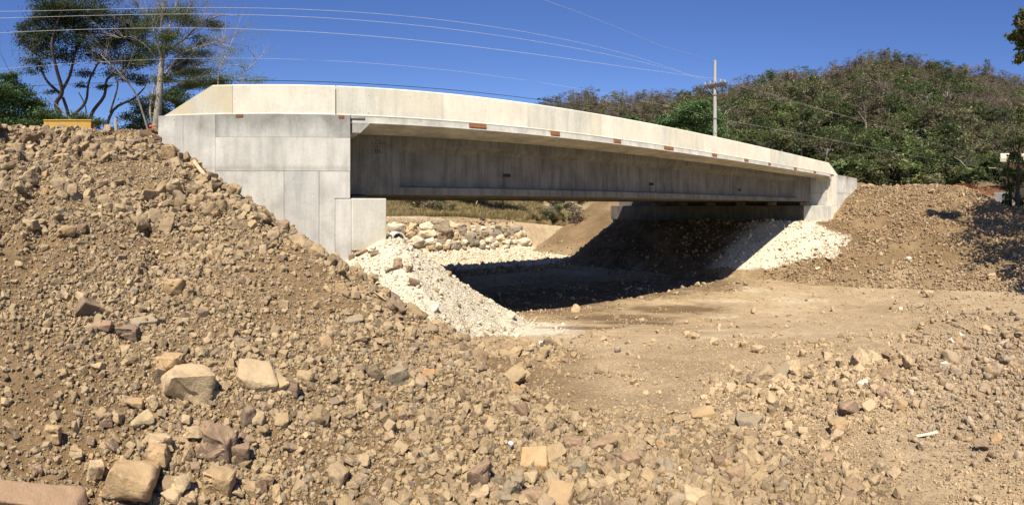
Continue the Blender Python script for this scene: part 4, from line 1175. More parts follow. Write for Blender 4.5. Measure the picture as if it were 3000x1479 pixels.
def shape_bare(seed, h=8.0, leafy=30):
    R = random.Random(seed); mb = MB(); tips = []
    th = h*R.uniform(.25, .45); q = Vector((R.uniform(-.2, .2), R.uniform(-.2, .2), th))
    mb.tube([(0, 0, -.6), q*.5, q], [.16, .13, .11], 5)
    for k in range(R.randint(4, 6)):
        a = R.uniform(0, 6.28); e = R.uniform(.5, 1.2)
        grow(mb, q, Vector((math.cos(a)*math.cos(e), math.sin(a)*math.cos(e), math.sin(e))), h*.27, .075, 3, R, spread=.5, up=.16, n=3, tips=tips, shrink=.74)
    R.shuffle(tips)
    cl = [((t.x, t.y, t.z), .5, .5, .3, 7) for t in tips[:leafy]]
    return mb, cl, .34
def shape_bush(seed, h=2.6, wid=1.9):
    R = random.Random(seed); mb = MB(); cl = []
    for k in range(7):
        a = R.uniform(0, 6.28); q = R.uniform(0, .75)*wid; z = h*R.uniform(.2, .8)
        c = (q*math.cos(a), q*math.sin(a), z); s = wid*R.uniform(.35, .55)
        mb.tube([(0, 0, -.3), c], [.04, .015], 3, cap=False)
        cl.append((c, s, s, s*.75, 42))
    return mb, cl, .42
def mesh_from_mb(mb, name, mat):
    me = bpy.data.meshes.new(name); me.from_pydata(mb.v, [], mb.f); me.materials.append(mat); return me
def joined(mb, crown, name, tmat):
    """one mesh of trunk and crown for trees too small in the picture to show parts"""
    V = np.array([v.co[:] for v in crown.vertices]) if len(crown.vertices) else np.zeros((0, 3))
    n = len(mb.v)
    me = bpy.data.meshes.new(name)
    me.from_pydata(list(mb.v) + V.tolist(), [], list(mb.f) + (np.arange(len(V)).reshape(-1, 4) + n).tolist())
    me.materials.append(tmat); me.materials.append(crown.materials[0])
    mi = np.zeros(len(me.polygons), np.int32); mi[len(mb.f):] = 1; me.polygons.foreach_set('material_index', mi)
    return me
SHAPES = {}
def mk(kind, fn, mats, seeds, bark, **kw):
    L = []
    for sd in seeds:
        mb, cl, ls = fn(sd, **kw)
        tm = mesh_from_mb(mb, 'trunk', M[bark])
        for m in mats:
            cm = crown_mesh('crown', cl, ls, M[m], np.random.default_rng(sd))
            L.append((tm, cm, joined(mb, cm, 'tree', M[bark])))
    SHAPES[kind] = L
mk('green', shape_round, ['lf_green', 'lf_dark', 'lf_bright', 'lf_olive'], (1, 2, 3), 'bark')
mk('olive', shape_round, ['lf_olive', 'lf_dry', 'lf_green'], (4, 5, 6), 'bark')
mk('umbrella', shape_umbrella, ['lf_green', 'lf_olive', 'lf_dark'], (7, 8), 'bark_grey')
mk('column', shape_column, ['lf_dark', 'lf_olive', 'lf_green'], (9, 10), 'bark')
mk('bare', shape_bare, ['lf_purple', 'lf_dry'], (11, 12, 13), 'bark_purple', leafy=120)
mk('baregrey', shape_bare, ['lf_olive'], (14, 15, 16), 'bark_grey', leafy=40)
mk('palebare', shape_bare, ['lf_dry'], (17, 18), 'bark_pale', leafy=6)
mk('orange', shape_round, ['lf_orange'], (19,), 'bark_grey')
mk('bush', shape_bush, ['lf_green', 'lf_olive', 'lf_dry', 'lf_dark', 'lf_purple', 'lf_bright'], (21, 22), 'bark_grey')

def place_tree(kind, p, s, label, group, parts=True, i=None, wz=1.0, name='tree'):
    tm, cm, jm = SHAPES[kind][(random.randrange(len(SHAPES[kind])) if i is None else i % len(SHAPES[kind]))]
    if parts:
        o = empty(name, p); a = mesh_obj('trunk', tm, o); b_ = mesh_obj('crown', cm, o)
    else:
        o = empty(name, p); mesh_obj('trunk', tm, o); mesh_obj('crown', cm, o)
    o.rotation_euler = (0, 0, random.uniform(0, 6.28)); o.scale = (s, s, s*wz)
    tag(o, label, 'bush' if kind == 'bush' else 'tree', group)
    return o

# ---- the hill: forest as a mass, plus the trees that show
def hill_pts(n, r0, r1, a0, a1, seed, power=2):
    R = np.random.default_rng(seed)
    r = np.sqrt(R.uniform(r0*r0, r1*r1, n)); a = R.uniform(a0, a1, n)
    X = r*np.sin(a); Y = r*np.cos(a); Z, C = H(X, Y)
    return X, Y, Z, r, a
def pc_of(name, meshes):
    pc = bpy.data.collections.new(name)
    for me in meshes: pc.objects.link(bpy.data.objects.new('tree_shape', me))
    return pc
def stuff_trees(name, meshes, X, Y, Z, S, label, seed):
    n = len(X); R = np.random.default_rng(seed)
    me = bpy.data.meshes.new(name); me.vertices.add(n)
    me.vertices.foreach_set('co', np.stack([X, Y, Z], -1).astype(np.float32).ravel())
    at = me.attributes.new('scl', 'FLOAT_VECTOR', 'POINT'); at.data.foreach_set('vector', (S[:, None]*R.uniform(.8, 1.25, (n, 3))).astype(np.float32).ravel())
    at = me.attributes.new('rot', 'FLOAT_VECTOR', 'POINT'); at.data.foreach_set('vector', np.stack([R.normal(0, .06, n), R.normal(0, .06, n), R.uniform(0, 6.28, n)], -1).astype(np.float32).ravel())
    at = me.attributes.new('idx', 'INT', 'POINT'); at.data.foreach_set('value', R.integers(0, len(meshes), n).astype(np.int32))
    o = mesh_obj(name, me); tag(o, label, kind='stuff'); gn_instance(o, pc_of('proto_'+name, meshes)); return o
A0, A1 = .50, 1.80
# undergrowth over the whole slope
X, Y, Z, r, a = hill_pts(9000, 64, 285, A0, A1, 41)
u = (r-62)/200; dry = u*1.25 + .45*fbm(X/30, Y/30, 3, 61)
low_ = (a < .86) & (r < 104); k1 = (dry < .38) & ~low_
BUSH = SHAPES['bush']      # order: seed 21: green olive dry dark purple bright, seed 22: same
stuff_trees('undergrowth', [BUSH[i][2] for i in (0, 1, 3, 6, 7, 9, 5, 2)], X[k1], Y[k1], Z[k1], np.random.default_rng(1).uniform(.8, 1.7, int(k1.sum())), 'green undergrowth on the lower part of the wooded hill', 1)
k2 = ~(dry < .38) & ~low_
stuff_trees('dry_undergrowth', [BUSH[i][2] for i in (1, 2, 4, 7, 8, 10, 2, 3)], X[k2], Y[k2], Z[k2], np.random.default_rng(2).uniform(.8, 1.7, int(k2.sum())), 'dry brown undergrowth on the upper part of the wooded hill', 2)
X, Y, Z, r, a = hill_pts(1700, 72, 280, A0, A1, 42)
u = (r-62)/200; dry = u*1.25 + .50*fbm(X/26, Y/26, 3, 62) + .1*(a > 1.45)
G_, O_, U_, C_, B_, BG = (SHAPES[k] for k in ('green', 'olive', 'umbrella', 'column', 'bare', 'baregrey'))
ok_ = ~((a < .86) & (r < 112)); k1 = (dry < .34) & ok_; k3 = (dry > .66) & ok_; k2 = ~(dry < .34) & ~(dry > .66) & ok_
stuff_trees('forest', [q[2] for q in G_ + C_ + U_], X[k1], Y[k1], Z[k1], np.random.default_rng(3).uniform(.6, 1.25, int(k1.sum())), 'green woodland covering the lower hill', 3)
stuff_trees('mixed_forest', [q[2] for q in O_ + C_ + BG + G_[1:4]], X[k2], Y[k2], Z[k2], np.random.default_rng(4).uniform(.6, 1.2, int(k2.sum())), 'mixed green and dry woodland on the middle of the hill', 4)
stuff_trees('dry_forest', [q[2] for q in B_ + BG + O_[:2] + C_[1:3]], X[k3], Y[k3], Z[k3], np.random.default_rng(5).uniform(.6, 1.2, int(k3.sum())), 'dry brown woodland on the upper hill', 5)
def where(x):
    for lim, ph in ((1760, 'above the middle of the parapet'), (1960, 'left of the utility pole'), (2180, 'just right of the utility pole'), (2330, 'over the sloping end of the parapet'), (2470, 'over the far abutment'),
                    (2580, 'under the hilltop'), (2700, 'over the middle of the right embankment'), (2830, 'over the embankment shoulder'), (2920, 'over the orange netting'), (9999, 'over the shack at the right edge')):
        if x < lim: return ph
# skyline trees
RR = random.Random(9)
nsky = 92
for i in range(nsky):
    x = 1590 + (3010-1590)*(i + RR.uniform(-.4, .4))/nsky
    a_ = (x-X0)/F; rr_ = R_RIDGE + RR.uniform(-14, 4)
    px_, py_ = rr_*math.sin(a_), rr_*math.cos(a_)
    kd = RR.choice(['bare', 'bare', 'bare', 'baregrey', 'baregrey', 'olive', 'column', 'umbrella'])
    lab = {'bare': 'leafless purplish brown tree on the skyline ', 'baregrey': 'thin grey nearly bare tree on the skyline ',
           'olive': 'olive brown leafy tree on the skyline ', 'column': 'narrow dark tree on the skyline ', 'umbrella': 'flat crowned tree on the skyline '}[kd] + where(x)
    place_tree(kd, (px_, py_, Hz(px_, py_)-.3), RR.uniform(.85, 1.5), lab, {'bare': 'bare purplish trees on the skyline', 'baregrey': 'grey trees on the skyline', 'olive': 'leafy trees on the skyline', 'column': 'narrow trees on the skyline', 'umbrella': 'flat crowned trees on the skyline'}[kd], parts=False)
# trees along the foot of the hill, big enough to show trunk and crown
for i in range(105):
    x = 1900 + 1110*RR.random(); rr_ = 66 + 46*RR.random()**1.2
    a_ = (x-X0)/F; px_, py_ = rr_*math.sin(a_), rr_*math.cos(a_)
    kd = RR.choice(['green', 'green', 'umbrella', 'olive', 'column', 'green', 'bush', 'baregrey'])
    lab = {'green': 'bushy green tree at the hill foot ', 'umbrella': 'spreading flat crowned tree at the hill foot ', 'olive': 'olive brown tree at the hill foot ',
           'column': 'narrow dark green tree at the hill foot ', 'bush': 'low leafy bush at the hill foot ', 'baregrey': 'thin grey half bare tree at the hill foot '}[kd] + where(x)
    place_tree(kd, (px_, py_, Hz(px_, py_)-.2), RR.uniform(.45, .85) if kd != 'bush' else RR.uniform(.8, 1.4), lab, {'green': 'green trees at the hill foot', 'umbrella': 'flat crowned trees at the hill foot', 'olive': 'olive trees at the hill foot', 'column': 'narrow trees at the hill foot', 'bush': 'bushes at the hill foot', 'baregrey': 'half bare trees at the hill foot'}[kd], name='bush' if kd == 'bush' else 'tree')
# larger crowns standing out on the slope
for i in range(46):
    x = 1990 + 1000*RR.random(); rr_ = 115 + 115*RR.random(); a_ = (x-X0)/F; px_, py_ = rr_*math.sin(a_), rr_*math.cos(a_)
    up_ = (rr_-115)/115
    kd = RR.choice(['green', 'umbrella', 'green', 'column', 'umbrella'] if up_ < .55 else ['olive', 'bare', 'column', 'baregrey', 'green'])
    lab = {'green': 'large round green tree ', 'umbrella': 'large flat crowned tree ', 'olive': 'large olive brown tree ', 'column': 'tall narrow dark tree ',
           'bare': 'large leafless brown tree ', 'baregrey': 'large thin grey tree '}[kd] + ('halfway up the hill ' if up_ < .55 else 'high up the hill ') + where(x)
    place_tree(kd, (px_, py_, Hz(px_, py_)-.3), RR.uniform(1.15, 1.75), lab, 'large trees on the hill slope')
# trees on the slope one can pick out
for x, y, kd, s, lab, i in ((2395, 400, 'palebare', .75, 'bare tree with whitish branches low on the hill above the bridge end', 0), (2740, 345, 'palebare', .75, 'bare tree with white forked limbs on the hill slope', 1),
        (2820, 440, 'palebare', 1.1, 'tall pale trunked tree at the hill foot left of the roof', 0), (2940, 335, 'orange', .6, 'orange brown tree on the hill near the right edge', 0), (2765, 268, 'orange', .5, 'small orange brown tree high on the hill', 0),
        (2333, 262, 'green', .55, 'round bright dark green tree high on the left slope of the hill', 1), (2525, 225, 'green', .9, 'big dark round tree just below the hilltop', 1), (2660, 330, 'umbrella', 1.0, 'wide dark purple brown tree at mid slope', 1),
        (2835, 330, 'umbrella', 1.25, 'wide light green feathery tree at mid slope', 0), (2600, 380, 'umbrella', 1.0, 'flat light green tree at mid slope above the embankment', 0), (2480, 390, 'green', .9, 'bright green tree on the lower slope right of the whitish bare tree', 2)):
    p, r_, k_ = gp(x, y + 10); place_tree(kd, p, s, lab, None, i=i)
# ------------------------------------------------------------------ trees on the left
M['bark_mid'] = plain_mat('grey_brown_bark', (0.27, 0.235, 0.185), .95, .4, 4, bump=.5)
def limb(mb, r0, pts_px, w0, w1, R, n=6, jit=.5):
    """limb through photo places at distance r0, wandering a little in depth"""
    out = []; dr = R.uniform(-jit, jit)
    for k, p in enumerate(pts_px):
        dr += R.uniform(-jit, jit)
        out.append(pt(p[0], p[1], r0 + dr))
    # smooth
    fine = []
    for i in range(len(out)-1):
        for k in range(4):
            t = k/4; a = out[max(i-1, 0)]; b_ = out[i]; c = out[i+1]; d = out[min(i+2, len(out)-1)]
            fine.append(.5*((2*b_) + (c-a)*t + (2*a-5*b_+4*c-d)*t*t + (-a+3*b_-3*c+d)*t**3))
    fine.append(out[-1])
    m = len(fine); mb.tube(fine, [w0 + (w1-w0)*i/(m-1) for i in range(m)], n, cap=False)
    return fine
def px_clumps(r0, lst, R, dens, dep=1.0):
    out = []; k = r0/F
    for x, y, rx, ry in lst:
        c = pt(x, y, r0 + R.uniform(-1, 1)*rx*k*.9*dep)
        out.append(((c.x, c.y, c.z), rx*k, rx*k, ry*k, max(30, int(rx*ry*dens*5.0))))
    return out
def connect(mb, limbs, clumps, R, w=.045):
    P_ = [q for l in limbs for q in l[len(l)//3:]]
    ends = []
    for c, rx, ry, rz, n in clumps:
        c = Vector(c); q = min(P_, key=lambda v: (v-c).length + max(0, v.z-c.z)*2)
        mid = (q+c)*.5 + Vector((R.gauss(0, .2), R.gauss(0, .2), R.uniform(-.1, .35)))
        mb.tube([q, mid, c], [w, w*.6, w*.25], 4, cap=False)
        for k in range(3):
            e = c + Vector((R.gauss(0, rx*.6), R.gauss(0, ry*.6), R.gauss(0, rz*.5)))
            mb.tube([mid*.4+c*.6, e], [w*.35, w*.12], 3, cap=False)
def px_tree(name, r0, limbs, clumps, leafm, barkm, ls, dens, label, seed, flat=.15, asp=.55, twigs=None, gz=None, cat='tree', dep=1.0, con=True):
    R = random.Random(seed); N_ = np.random.default_rng(seed)
    mb = MB(); L = [limb(mb, r0, p, w0, w1, R) for p, w0, w1 in limbs]
    cl = px_clumps(r0, clumps, R, dens, dep)
    if con and L: connect(mb, L, cl, R)
    if twigs:
        for l, cnt, ln, dp in twigs:
            for k in range(cnt):
                i = R.randrange(len(L[l])//4, len(L[l])); q = L[l][i]; d = (L[l][min(i+1, len(L[l])-1)] - L[l][max(i-1, 0)]).normalized()
                nd = (d*.6 + Vector((R.gauss(0, .6), R.gauss(0, .6), R.gauss(.25, .35)))).normalized()
                grow(mb, q, nd, ln*R.uniform(.6, 1.2), .028, dp, R, spread=.5, up=.08, n=3)
    b0 = L[0][0] if L else Vector(cl[0][0])
    root = empty(name, (b0.x, b0.y, b0.z)); tag(root, label, cat)
    off = Matrix.Translation(-Vector((b0.x, b0.y, b0.z)))
    if mb.v:
        t = mesh_obj('trunk' if cat == 'tree' else 'stem', mesh_from_mb(mb, 'trunk', M[barkm]), root); t.matrix_parent_inverse = off
        t.data.polygons.foreach_set('use_smooth', [True]*len(t.data.polygons))
    if cl:
        c = mesh_obj('crown' if cat == 'tree' else 'foliage', crown_mesh('crown', cl, ls, M[leafm], N_, flat, asp), root); c.matrix_parent_inverse = off
    return root
px_tree('tree', 41, [([(205,400),(172,330),(165,300),(182,268),(165,200),(152,130),(170,60),(200,0)], .26, .07), ([(178,275),(140,240),(122,205),(105,160)], .15, .06), ([(180,268),(205,220),(222,150),(255,80),(300,20)], .16, .05),
    ([(208,400),(202,350),(196,320),(184,285)], .2, .14), ([(205,345),(250,300),(262,235),(300,160),(330,90)], .15, .05), ([(264,400),(268,335),(305,282),(314,232),(350,212),(390,170)], .21, .06),
    ([(303,402),(332,322),(392,288),(425,255)], .17, .06), ([(322,330),(345,250),(332,215)], .1, .05), ([(240,390),(252,320),(230,270)], .08, .04)],
    [(105,98,55,22),(72,80,28,14),(150,62,62,26),(205,30,70,26),(275,42,60,26),(335,45,62,26),(385,70,42,24),(118,138,62,20),(82,128,32,15),(182,112,60,20),(252,100,56,22),(322,112,62,26),(392,115,42,28),(112,182,42,14),(160,160,46,16),
     (212,172,42,14),(285,168,46,18),(345,172,52,22),(402,180,44,24),(100,206,34,9),(250,213,36,10),(330,212,32,12),(200,-20,90,28),(300,-22,80,28),(122,2,52,22),(420,150,44,28),(142,22,42,18),(240,140,42,16),(150,268,22,6),(370,225,40,14),
     (235,250,24,7),(225,60,60,30),(290,130,50,20),(150,100,50,22),(350,90,50,24),(95,60,36,18),(300,255,26,8),(415,235,36,14),(190,70,50,20),(60,108,22,10)],
    'lf_dark', 'bark', .17, .28, 'tall dark spreading tree with sinuous black trunks behind the embankment', 31)
px_tree('tree', 37, [([(452,415),(465,298),(472,198),(480,150)], .40, .17), ([(455,400),(440,330),(450,260),(468,210)], .12, .06), ([(482,152),(531,122),(565,89),(598,60),(660,42)], .10, .025), ([(480,149),(495,83),(512,33),(520,-30)], .11, .03),
    ([(474,170),(455,109),(439,60),(405,20)], .10, .025), ([(485,215),(531,159),(581,139),(650,118)], .09, .025), ([(484,225),(548,200),(630,170)], .08, .02), ([(470,185),(425,132),(383,108),(345,112)], .08, .02),
    ([(438,395),(402,284),(366,231),(320,185),(296,160)], .10, .03), ([(484,160),(470,90),(478,30),(470,-30)], .09, .025), ([(488,150),(530,70),(560,10),(580,-30)], .09, .025), ([(486,240),(560,235),(620,215)], .06, .015)],
    [(520,150,50,18),(560,180,50,14),(590,120,40,14),(460,150,40,18),(480,230,40,18),(540,210,40,12),(430,180,36,14),(600,160,36,10),(500,100,36,14),(560,250,40,10),(470,290,30,16),(474,240,16,30),(468,300,18,34),(462,360,20,26),(448,330,14,30),(620,70,40,14),(560,60,40,16),(520,190,40,12),(450,60,36,16),(490,120,40,16),(600,210,40,10),(420,80,36,14),(540,40,50,18),(470,40,44,18)],
    'lf_green', 'bark_mid', .13, .48, 'half bare pale tree with fanning limbs just left of the wing wall', 32, flat=.1, asp=.45,
    twigs=[(2, 24, 1.6, 3), (3, 24, 1.7, 3), (4, 24, 1.6, 3), (5, 20, 1.5, 3), (6, 18, 1.4, 3), (7, 18, 1.4, 3), (8, 14, 1.3, 3), (9, 22, 1.6, 3), (10, 24, 1.7, 3), (11, 12, 1.2, 3), (0, 16, 1.4, 3)])
px_tree('tree', 33, [([(40,410),(45,340),(30,270),(38,220)], .12, .03), ([(60,410),(90,340),(110,300)], .1, .03), ([(215,360),(150,290),(125,262)], .05, .02)],
    [(30,300,55,36),(90,322,55,34),(40,250,40,20),(142,348,56,24),(12,352,60,34),(102,362,66,26),(-20,290,50,46),(62,270,42,20),(20,225,30,14),(60,380,80,22),(155,370,50,18)], 'lf_mango', 'bark_grey', .16, .42, 'dense dark green tree filling the left edge behind the embankment', 33, flat=.1,
    twigs=[(0, 8, 1.8, 3)])
px_tree('bush', 36, [([(230,410),(232,370),(240,345)], .06, .02)], [(232,352,46,20),(275,366,44,18),(190,362,34,18),(215,372,50,16)], 'lf_green', 'bark_grey', .15, .42, 'low green bush behind the yellow barrier', 34, cat='bush')
px_tree('tree', 46, [([(520,420),(510,330),(540,270),(570,230)], .12, .04), ([(512,330),(440,310),(410,350)], .08, .03)], [(400,352,44,24),(432,322,36,20),(392,378,52,18),(442,372,36,22),(562,216,52,20),(606,246,60,16),(540,252,44,18),(500,285,40,26),(470,330,40,26),(410,300,40,14),(530,300,40,22),(350,388,40,12),(640,240,40,14)],
    'lf_dark', 'bark', .19, .34, 'dark leafy tree behind the half bare pale one', 35)
px_tree('tree', 44, [([(640,400),(638,250),(646,200),(668,150),(690,95)], .10, .02), ([(642,215),(655,130),(650,90)], .05, .015), ([(690,400),(700,240),(740,190),(760,170)], .06, .015)], [(660,222,52,20),(720,228,56,16),(690,150,28,18),(752,236,34,10),(640,180,30,16),(700,190,36,14),(780,232,24,7)],
    'lf_bright', 'bark_pale', .12, .17, 'thin sparse light green tree showing above the sloping parapet end', 36, flat=.1, asp=.45, twigs=[(0, 8, 1.3, 2), (1, 6, 1.0, 2), (2, 8, 1.2, 2)])
# mango like trees behind the deck and beyond the old road
px_tree('tree', 56, [([(2040,470),(2030,400),(2040,340)], .2, .08), ([(2034,400),(1985,360)], .1, .05), ([(2036,400),(2080,350)], .1, .05), ([(2030,420),(1930,380)], .08, .04)],
    [(2022,335,46,32),(1990,362,48,28),(2062,348,50,34),(2096,345,30,28),(1932,372,42,20),(2030,392,84,26),(1960,396,60,18),(2042,308,30,16),(2090,385,40,24),(1905,388,30,14),(2010,310,20,12)], 'lf_mango', 'bark', .26, .46, 'dense dark green broadleaf tree behind the deck beside the utility pole', 37, flat=.1)
px_tree('tree', 58, [([(1848,440),(1846,380),(1843,352)], .06, .03)], [(1843,346,14,10),(1856,352,10,8),(1834,354,10,8)], 'lf_mango', 'bark', .26, .9, 'small dark green treetop peeping over the parapet', 38, flat=.1)
for x, y, w, h, lab, sd in ((1392, 566, 74, 34, 'broad dark tree with low crown beyond the old road', 41), (1470, 572, 52, 30, 'round dark tree right of the broad one beyond the old road', 42), (1180, 560, 60, 40, 'olive tree behind the seat block beyond the road', 44)):
    R = random.Random(sd)
    cl = [(x + R.uniform(-.7, .7)*w, y + R.uniform(-.9, .55)*h, w*.42, h*.5) for _ in range(9)]
    gy = 604 - F*(Hz(*[pt(x, y, 68)[i] for i in (0, 1)]))/68
    px_tree('tree', 68, [([(x, gy+4), (x+4, y), (x, y-h)], .2, .08)], cl, 'lf_mango' if sd < 44 else 'lf_olive', 'bark', .28, .5, lab, sd, flat=.1)
# bank vegetation beyond the old road: bushes one by one, dry grass as a mass
RB = random.Random(5)
for i in range(50):
    X_ = RB.uniform(1, 25); Y_ = RB.uniform(56.6, 70)
    kd = 'bush'; place_tree(kd, (X_, Y_, Hz(X_, Y_)-.1), RB.uniform(.4, 1.0), 'scrubby dry bush on the bank ' + ('right behind the seat block' if X_ < 5 else 'behind the boulder wall' if X_ < 13 else 'behind the rubbish bag' if X_ < 19 else 'beside the far slope') + (', by the road' if Y_ < 60 else ', farther up'), 'bushes on the bank beyond the road', i=RB.choice([0, 1, 2, 7, 8, 8, 1, 2]), name='bush')
for i in range(30):
    p, r_, k_ = gp(RB.uniform(1535, 1705), RB.uniform(590, 655))
    place_tree('bush', (p.x, p.y, p.z - .15), RB.uniform(.35, .8), 'dry bush in the dip between the boulder wall and the far earth slope', 'bushes in the dip by the far slope', i=RB.choice([1, 2, 8, 8, 7, 2, 1, 0]), name='bush')
def tuft(seed, h=.7, n=26):
    R = np.random.default_rng(seed); th = R.uniform(0, 6.28, n); q = R.uniform(0, .22, n); ln = h*R.uniform(.6, 1.2, n); le = R.uniform(.1, .6, n)
    b0 = np.stack([q*np.cos(th), q*np.sin(th), np.zeros(n)-.05], -1); d = np.stack([np.cos(th)*le, np.sin(th)*le, np.ones(n)], -1)
    tip = b0 + d*ln[:, None]; s = np.stack([-np.sin(th), np.cos(th), np.zeros(n)], -1)*.018
    mid = b0 + d*ln[:, None]*.5
    V = np.stack([b0 - s, b0 + s, mid + s*1.1, tip], 1).reshape(-1, 3)
    return np_mesh('tuft', V, np.arange(4*n).reshape(n, 4), M['lf_straw'])
TUFTS = [tuft(s) for s in range(4)]
R = np.random.default_rng(15); n = 9000
X = R.uniform(-4, 42, n); Y = 55.4 + 17*R.random(n)**1.4; Z, C = H(X, Y); k = fbm(X/2.5, Y/2.5, 3, 8) > -.25
stuff_trees('dry_grass', TUFTS, X[k], Y[k], Z[k], R.uniform(.5, 1.2, int(k.sum())), 'dry grass on the bank beyond the old road', 7)

# ------------------------------------------------------------------ right edge: shade trees, shack, blocks, netting
def leafy(name, base, h, crown, leafm, barkm, ls, label, seed, n=60, trunk=.16, cr=1.0, parts=8, flat=.35):
    R = random.Random(seed); N_ = np.random.default_rng(seed); mb = MB(); cl = []
    top = Vector((R.uniform(-.3, .3), R.uniform(-.3, .3), h))
    mb.tube([(0, 0, -.5), (top.x*.3, top.y*.3, h*.5), top], [trunk, trunk*.75, trunk*.3], 8, cap=False)
    for k in range(parts):
        a = R.uniform(0, 6.28); q = crown*R.uniform(.2, 1); z = h*R.uniform(cr, 1.05)
        c = Vector((q*math.cos(a), q*math.sin(a), z)); mb.tube([(0, 0, z*.75), c*.5 + Vector((0, 0, z*.45)), c], [.05, .035, .012], 4, cap=False)
        cl.append(((c.x, c.y, c.z), crown*.34, crown*.34, crown*.26, n))
    root = empty(name, base); tag(root, label, 'tree')
    mesh_obj('trunk', mesh_from_mb(mb, 'trunk', M[barkm]), root)
    mesh_obj('crown', crown_mesh('crown', cl, ls, M[leafm], N_, flat), root)
    return root
def on(x, y): return (x, y, Hz(x, y))
leafy('tree', on(27.2, -5.2), 12.5, 3.3, 'lf_green', 'bark', .30, 'big shade tree at the right edge throwing shade on the embankment', 51, n=230, trunk=.2, cr=.55, parts=20)
leafy('tree', on(32.2, -6.0), 12.0, 3.4, 'lf_green', 'bark', .30, 'second tall shade tree just outside the right edge', 56, n=230, trunk=.2, cr=.5, parts=18)
leafy('tree', on(35.5, -3.6), 7.5, 2.6, 'lf_green', 'bark', .28, 'leafy tree with a dark trunk at the right edge behind the embankment', 52, n=120, trunk=.17, cr=.3, parts=12)
px_tree('tree', 37.5, [([(2958,640),(2960,570),(2952,500),(2965,430),(2985,350)], .17, .05), ([(2960,540),(2985,500)], .07, .03)], [(2952,562,20,28),(2985,520,20,36),(2990,592,16,20),(2942,598,16,12),(2972,462,18,22),(2990,335,10,36),(2992,405,10,14),(2955,505,16,20)],
    'lf_pale', 'bark', .26, .16, 'young thin tree with a dark trunk before the concrete block stack', 53)
px_tree('tree', 27.5, [([(3085,800),(3088,400),(3070,160),(3020,95),(2975,62)], .22, .03), ([(3070,160),(3010,140),(2972,128)], .05, .02), ([(3072,170),(3015,175),(2975,180)], .05, .02)], [(2988,60,16,18),(2976,112,22,15),(2992,135,16,16),(2982,172,20,14),(3010,90,24,30),(3020,160,24,24),(2996,35,10,14)],
    'lf_pale', 'bark', .24, .22, 'tree beyond the right edge with leafy twigs hanging into the top corner', 57)
leafy('tree', on(36.6, -1.5), 5.2, 1.2, 'lf_green', 'bark', .26, 'young dark trunked tree at the right edge beside the block stack', 54, n=60, trunk=.2, cr=.3, parts=10)
leafy('tree', on(23.0, -5.2), 10.0, 3.0, 'lf_green', 'bark', .30, 'shade tree outside the right edge shading the embankment foot', 55, n=200, trunk=.2, cr=.5, parts=16)
# concrete blocks stacked
M['block'] = concrete_mat('grey_block', (0.40, 0.39, 0.37), pits=.2)
c0 = Vector((40.5, .15)); dirx = Vector((-.03, -1.0)).normalized()
zb = Hz(c0.x, c0.y)
bl = MB(); bl.box(-.075, .075, -.2, .2, 0, .19); bl.box(-.077, -.0755, -.16, -.03, .03, .16); bl.box(-.077, -.0755, .03, .16, .03, .16)
me_b = None
for row in range(5):
    for k in range(4):
        for dpt in range(1):
            if me_b is None:
                o = bl.build('concrete_block', M['block'], fix=True, bevel=.008); me_b = o.data
            else: o = mesh_obj('concrete_block', me_b)
            q = c0 + dirx*(k*.415 + (.1 if row % 2 else 0))
            o.location = (q.x, q.y, zb - .05 + row*.2); o.rotation_euler = (0, 0, random.uniform(-.04, .04))
            tag(o, 'grey concrete block in the %s row of the stack, %s' % (('bottom', 'second', 'middle', 'fourth', 'top')[row], ('at its left end', 'second from the left', 'third from the left', 'at its right end')[k]), 'concrete block', 'stacked concrete blocks')
# shack with pale sheet roof
sh = empty('shack', on(46, -2.0)); tag(sh, 'small shack with a pale sheet roof at the right edge among leaves', 'shack')
def spart(mb, nm, mat, **k): o = mb.build(nm, M[mat], None, **k); o.parent = sh; return o
M['sheet'] = plain_mat('pale_sheet', (0.62, 0.53, 0.38), .7, .2, 3)
for sx, sy in ((-1.2, 1.1), (1.2, 1.1), (-1.2, -2.6), (1.2, -2.6)):
    mb = MB(); mb.tube([(sx, sy, -.3), (sx, sy, 4.0)], .07, 6); spart(mb, 'post', 'wood')
for k in range(4):
    y1 = 1.75 - k*1.15
    mb = MB(); b = mb.add([(-1.9, y1, 4.15), (1.6, y1, 5.0), (1.6, y1-1.13, 5.0), (-1.9, y1-1.13, 4.15), (-1.9, y1, 4.19), (1.6, y1, 5.04), (1.6, y1-1.13, 5.04), (-1.9, y1-1.13, 4.19)], [(3,2,1,0),(4,5,6,7),(0,1,5,4),(1,2,6,5),(2,3,7,6),(3,0,4,7)]); spart(mb, 'roof_sheet', 'sheet')
mb = MB(); mb.box(-1.95, -1.9, -2.8, 1.8, 3.85, 4.14); spart(mb, 'fascia_board', 'sheet')
mb = MB(); mb.tube([(-1.3, 1.0, 3.25), (-1.3, 2.9, 3.3)], .05, 6); spart(mb, 'rafter_end', 'wood')
mb = MB(); mb.box(1.15, 1.2, -2.6, 1.1, 0, 3.9); spart(mb, 'wall', 'wood')
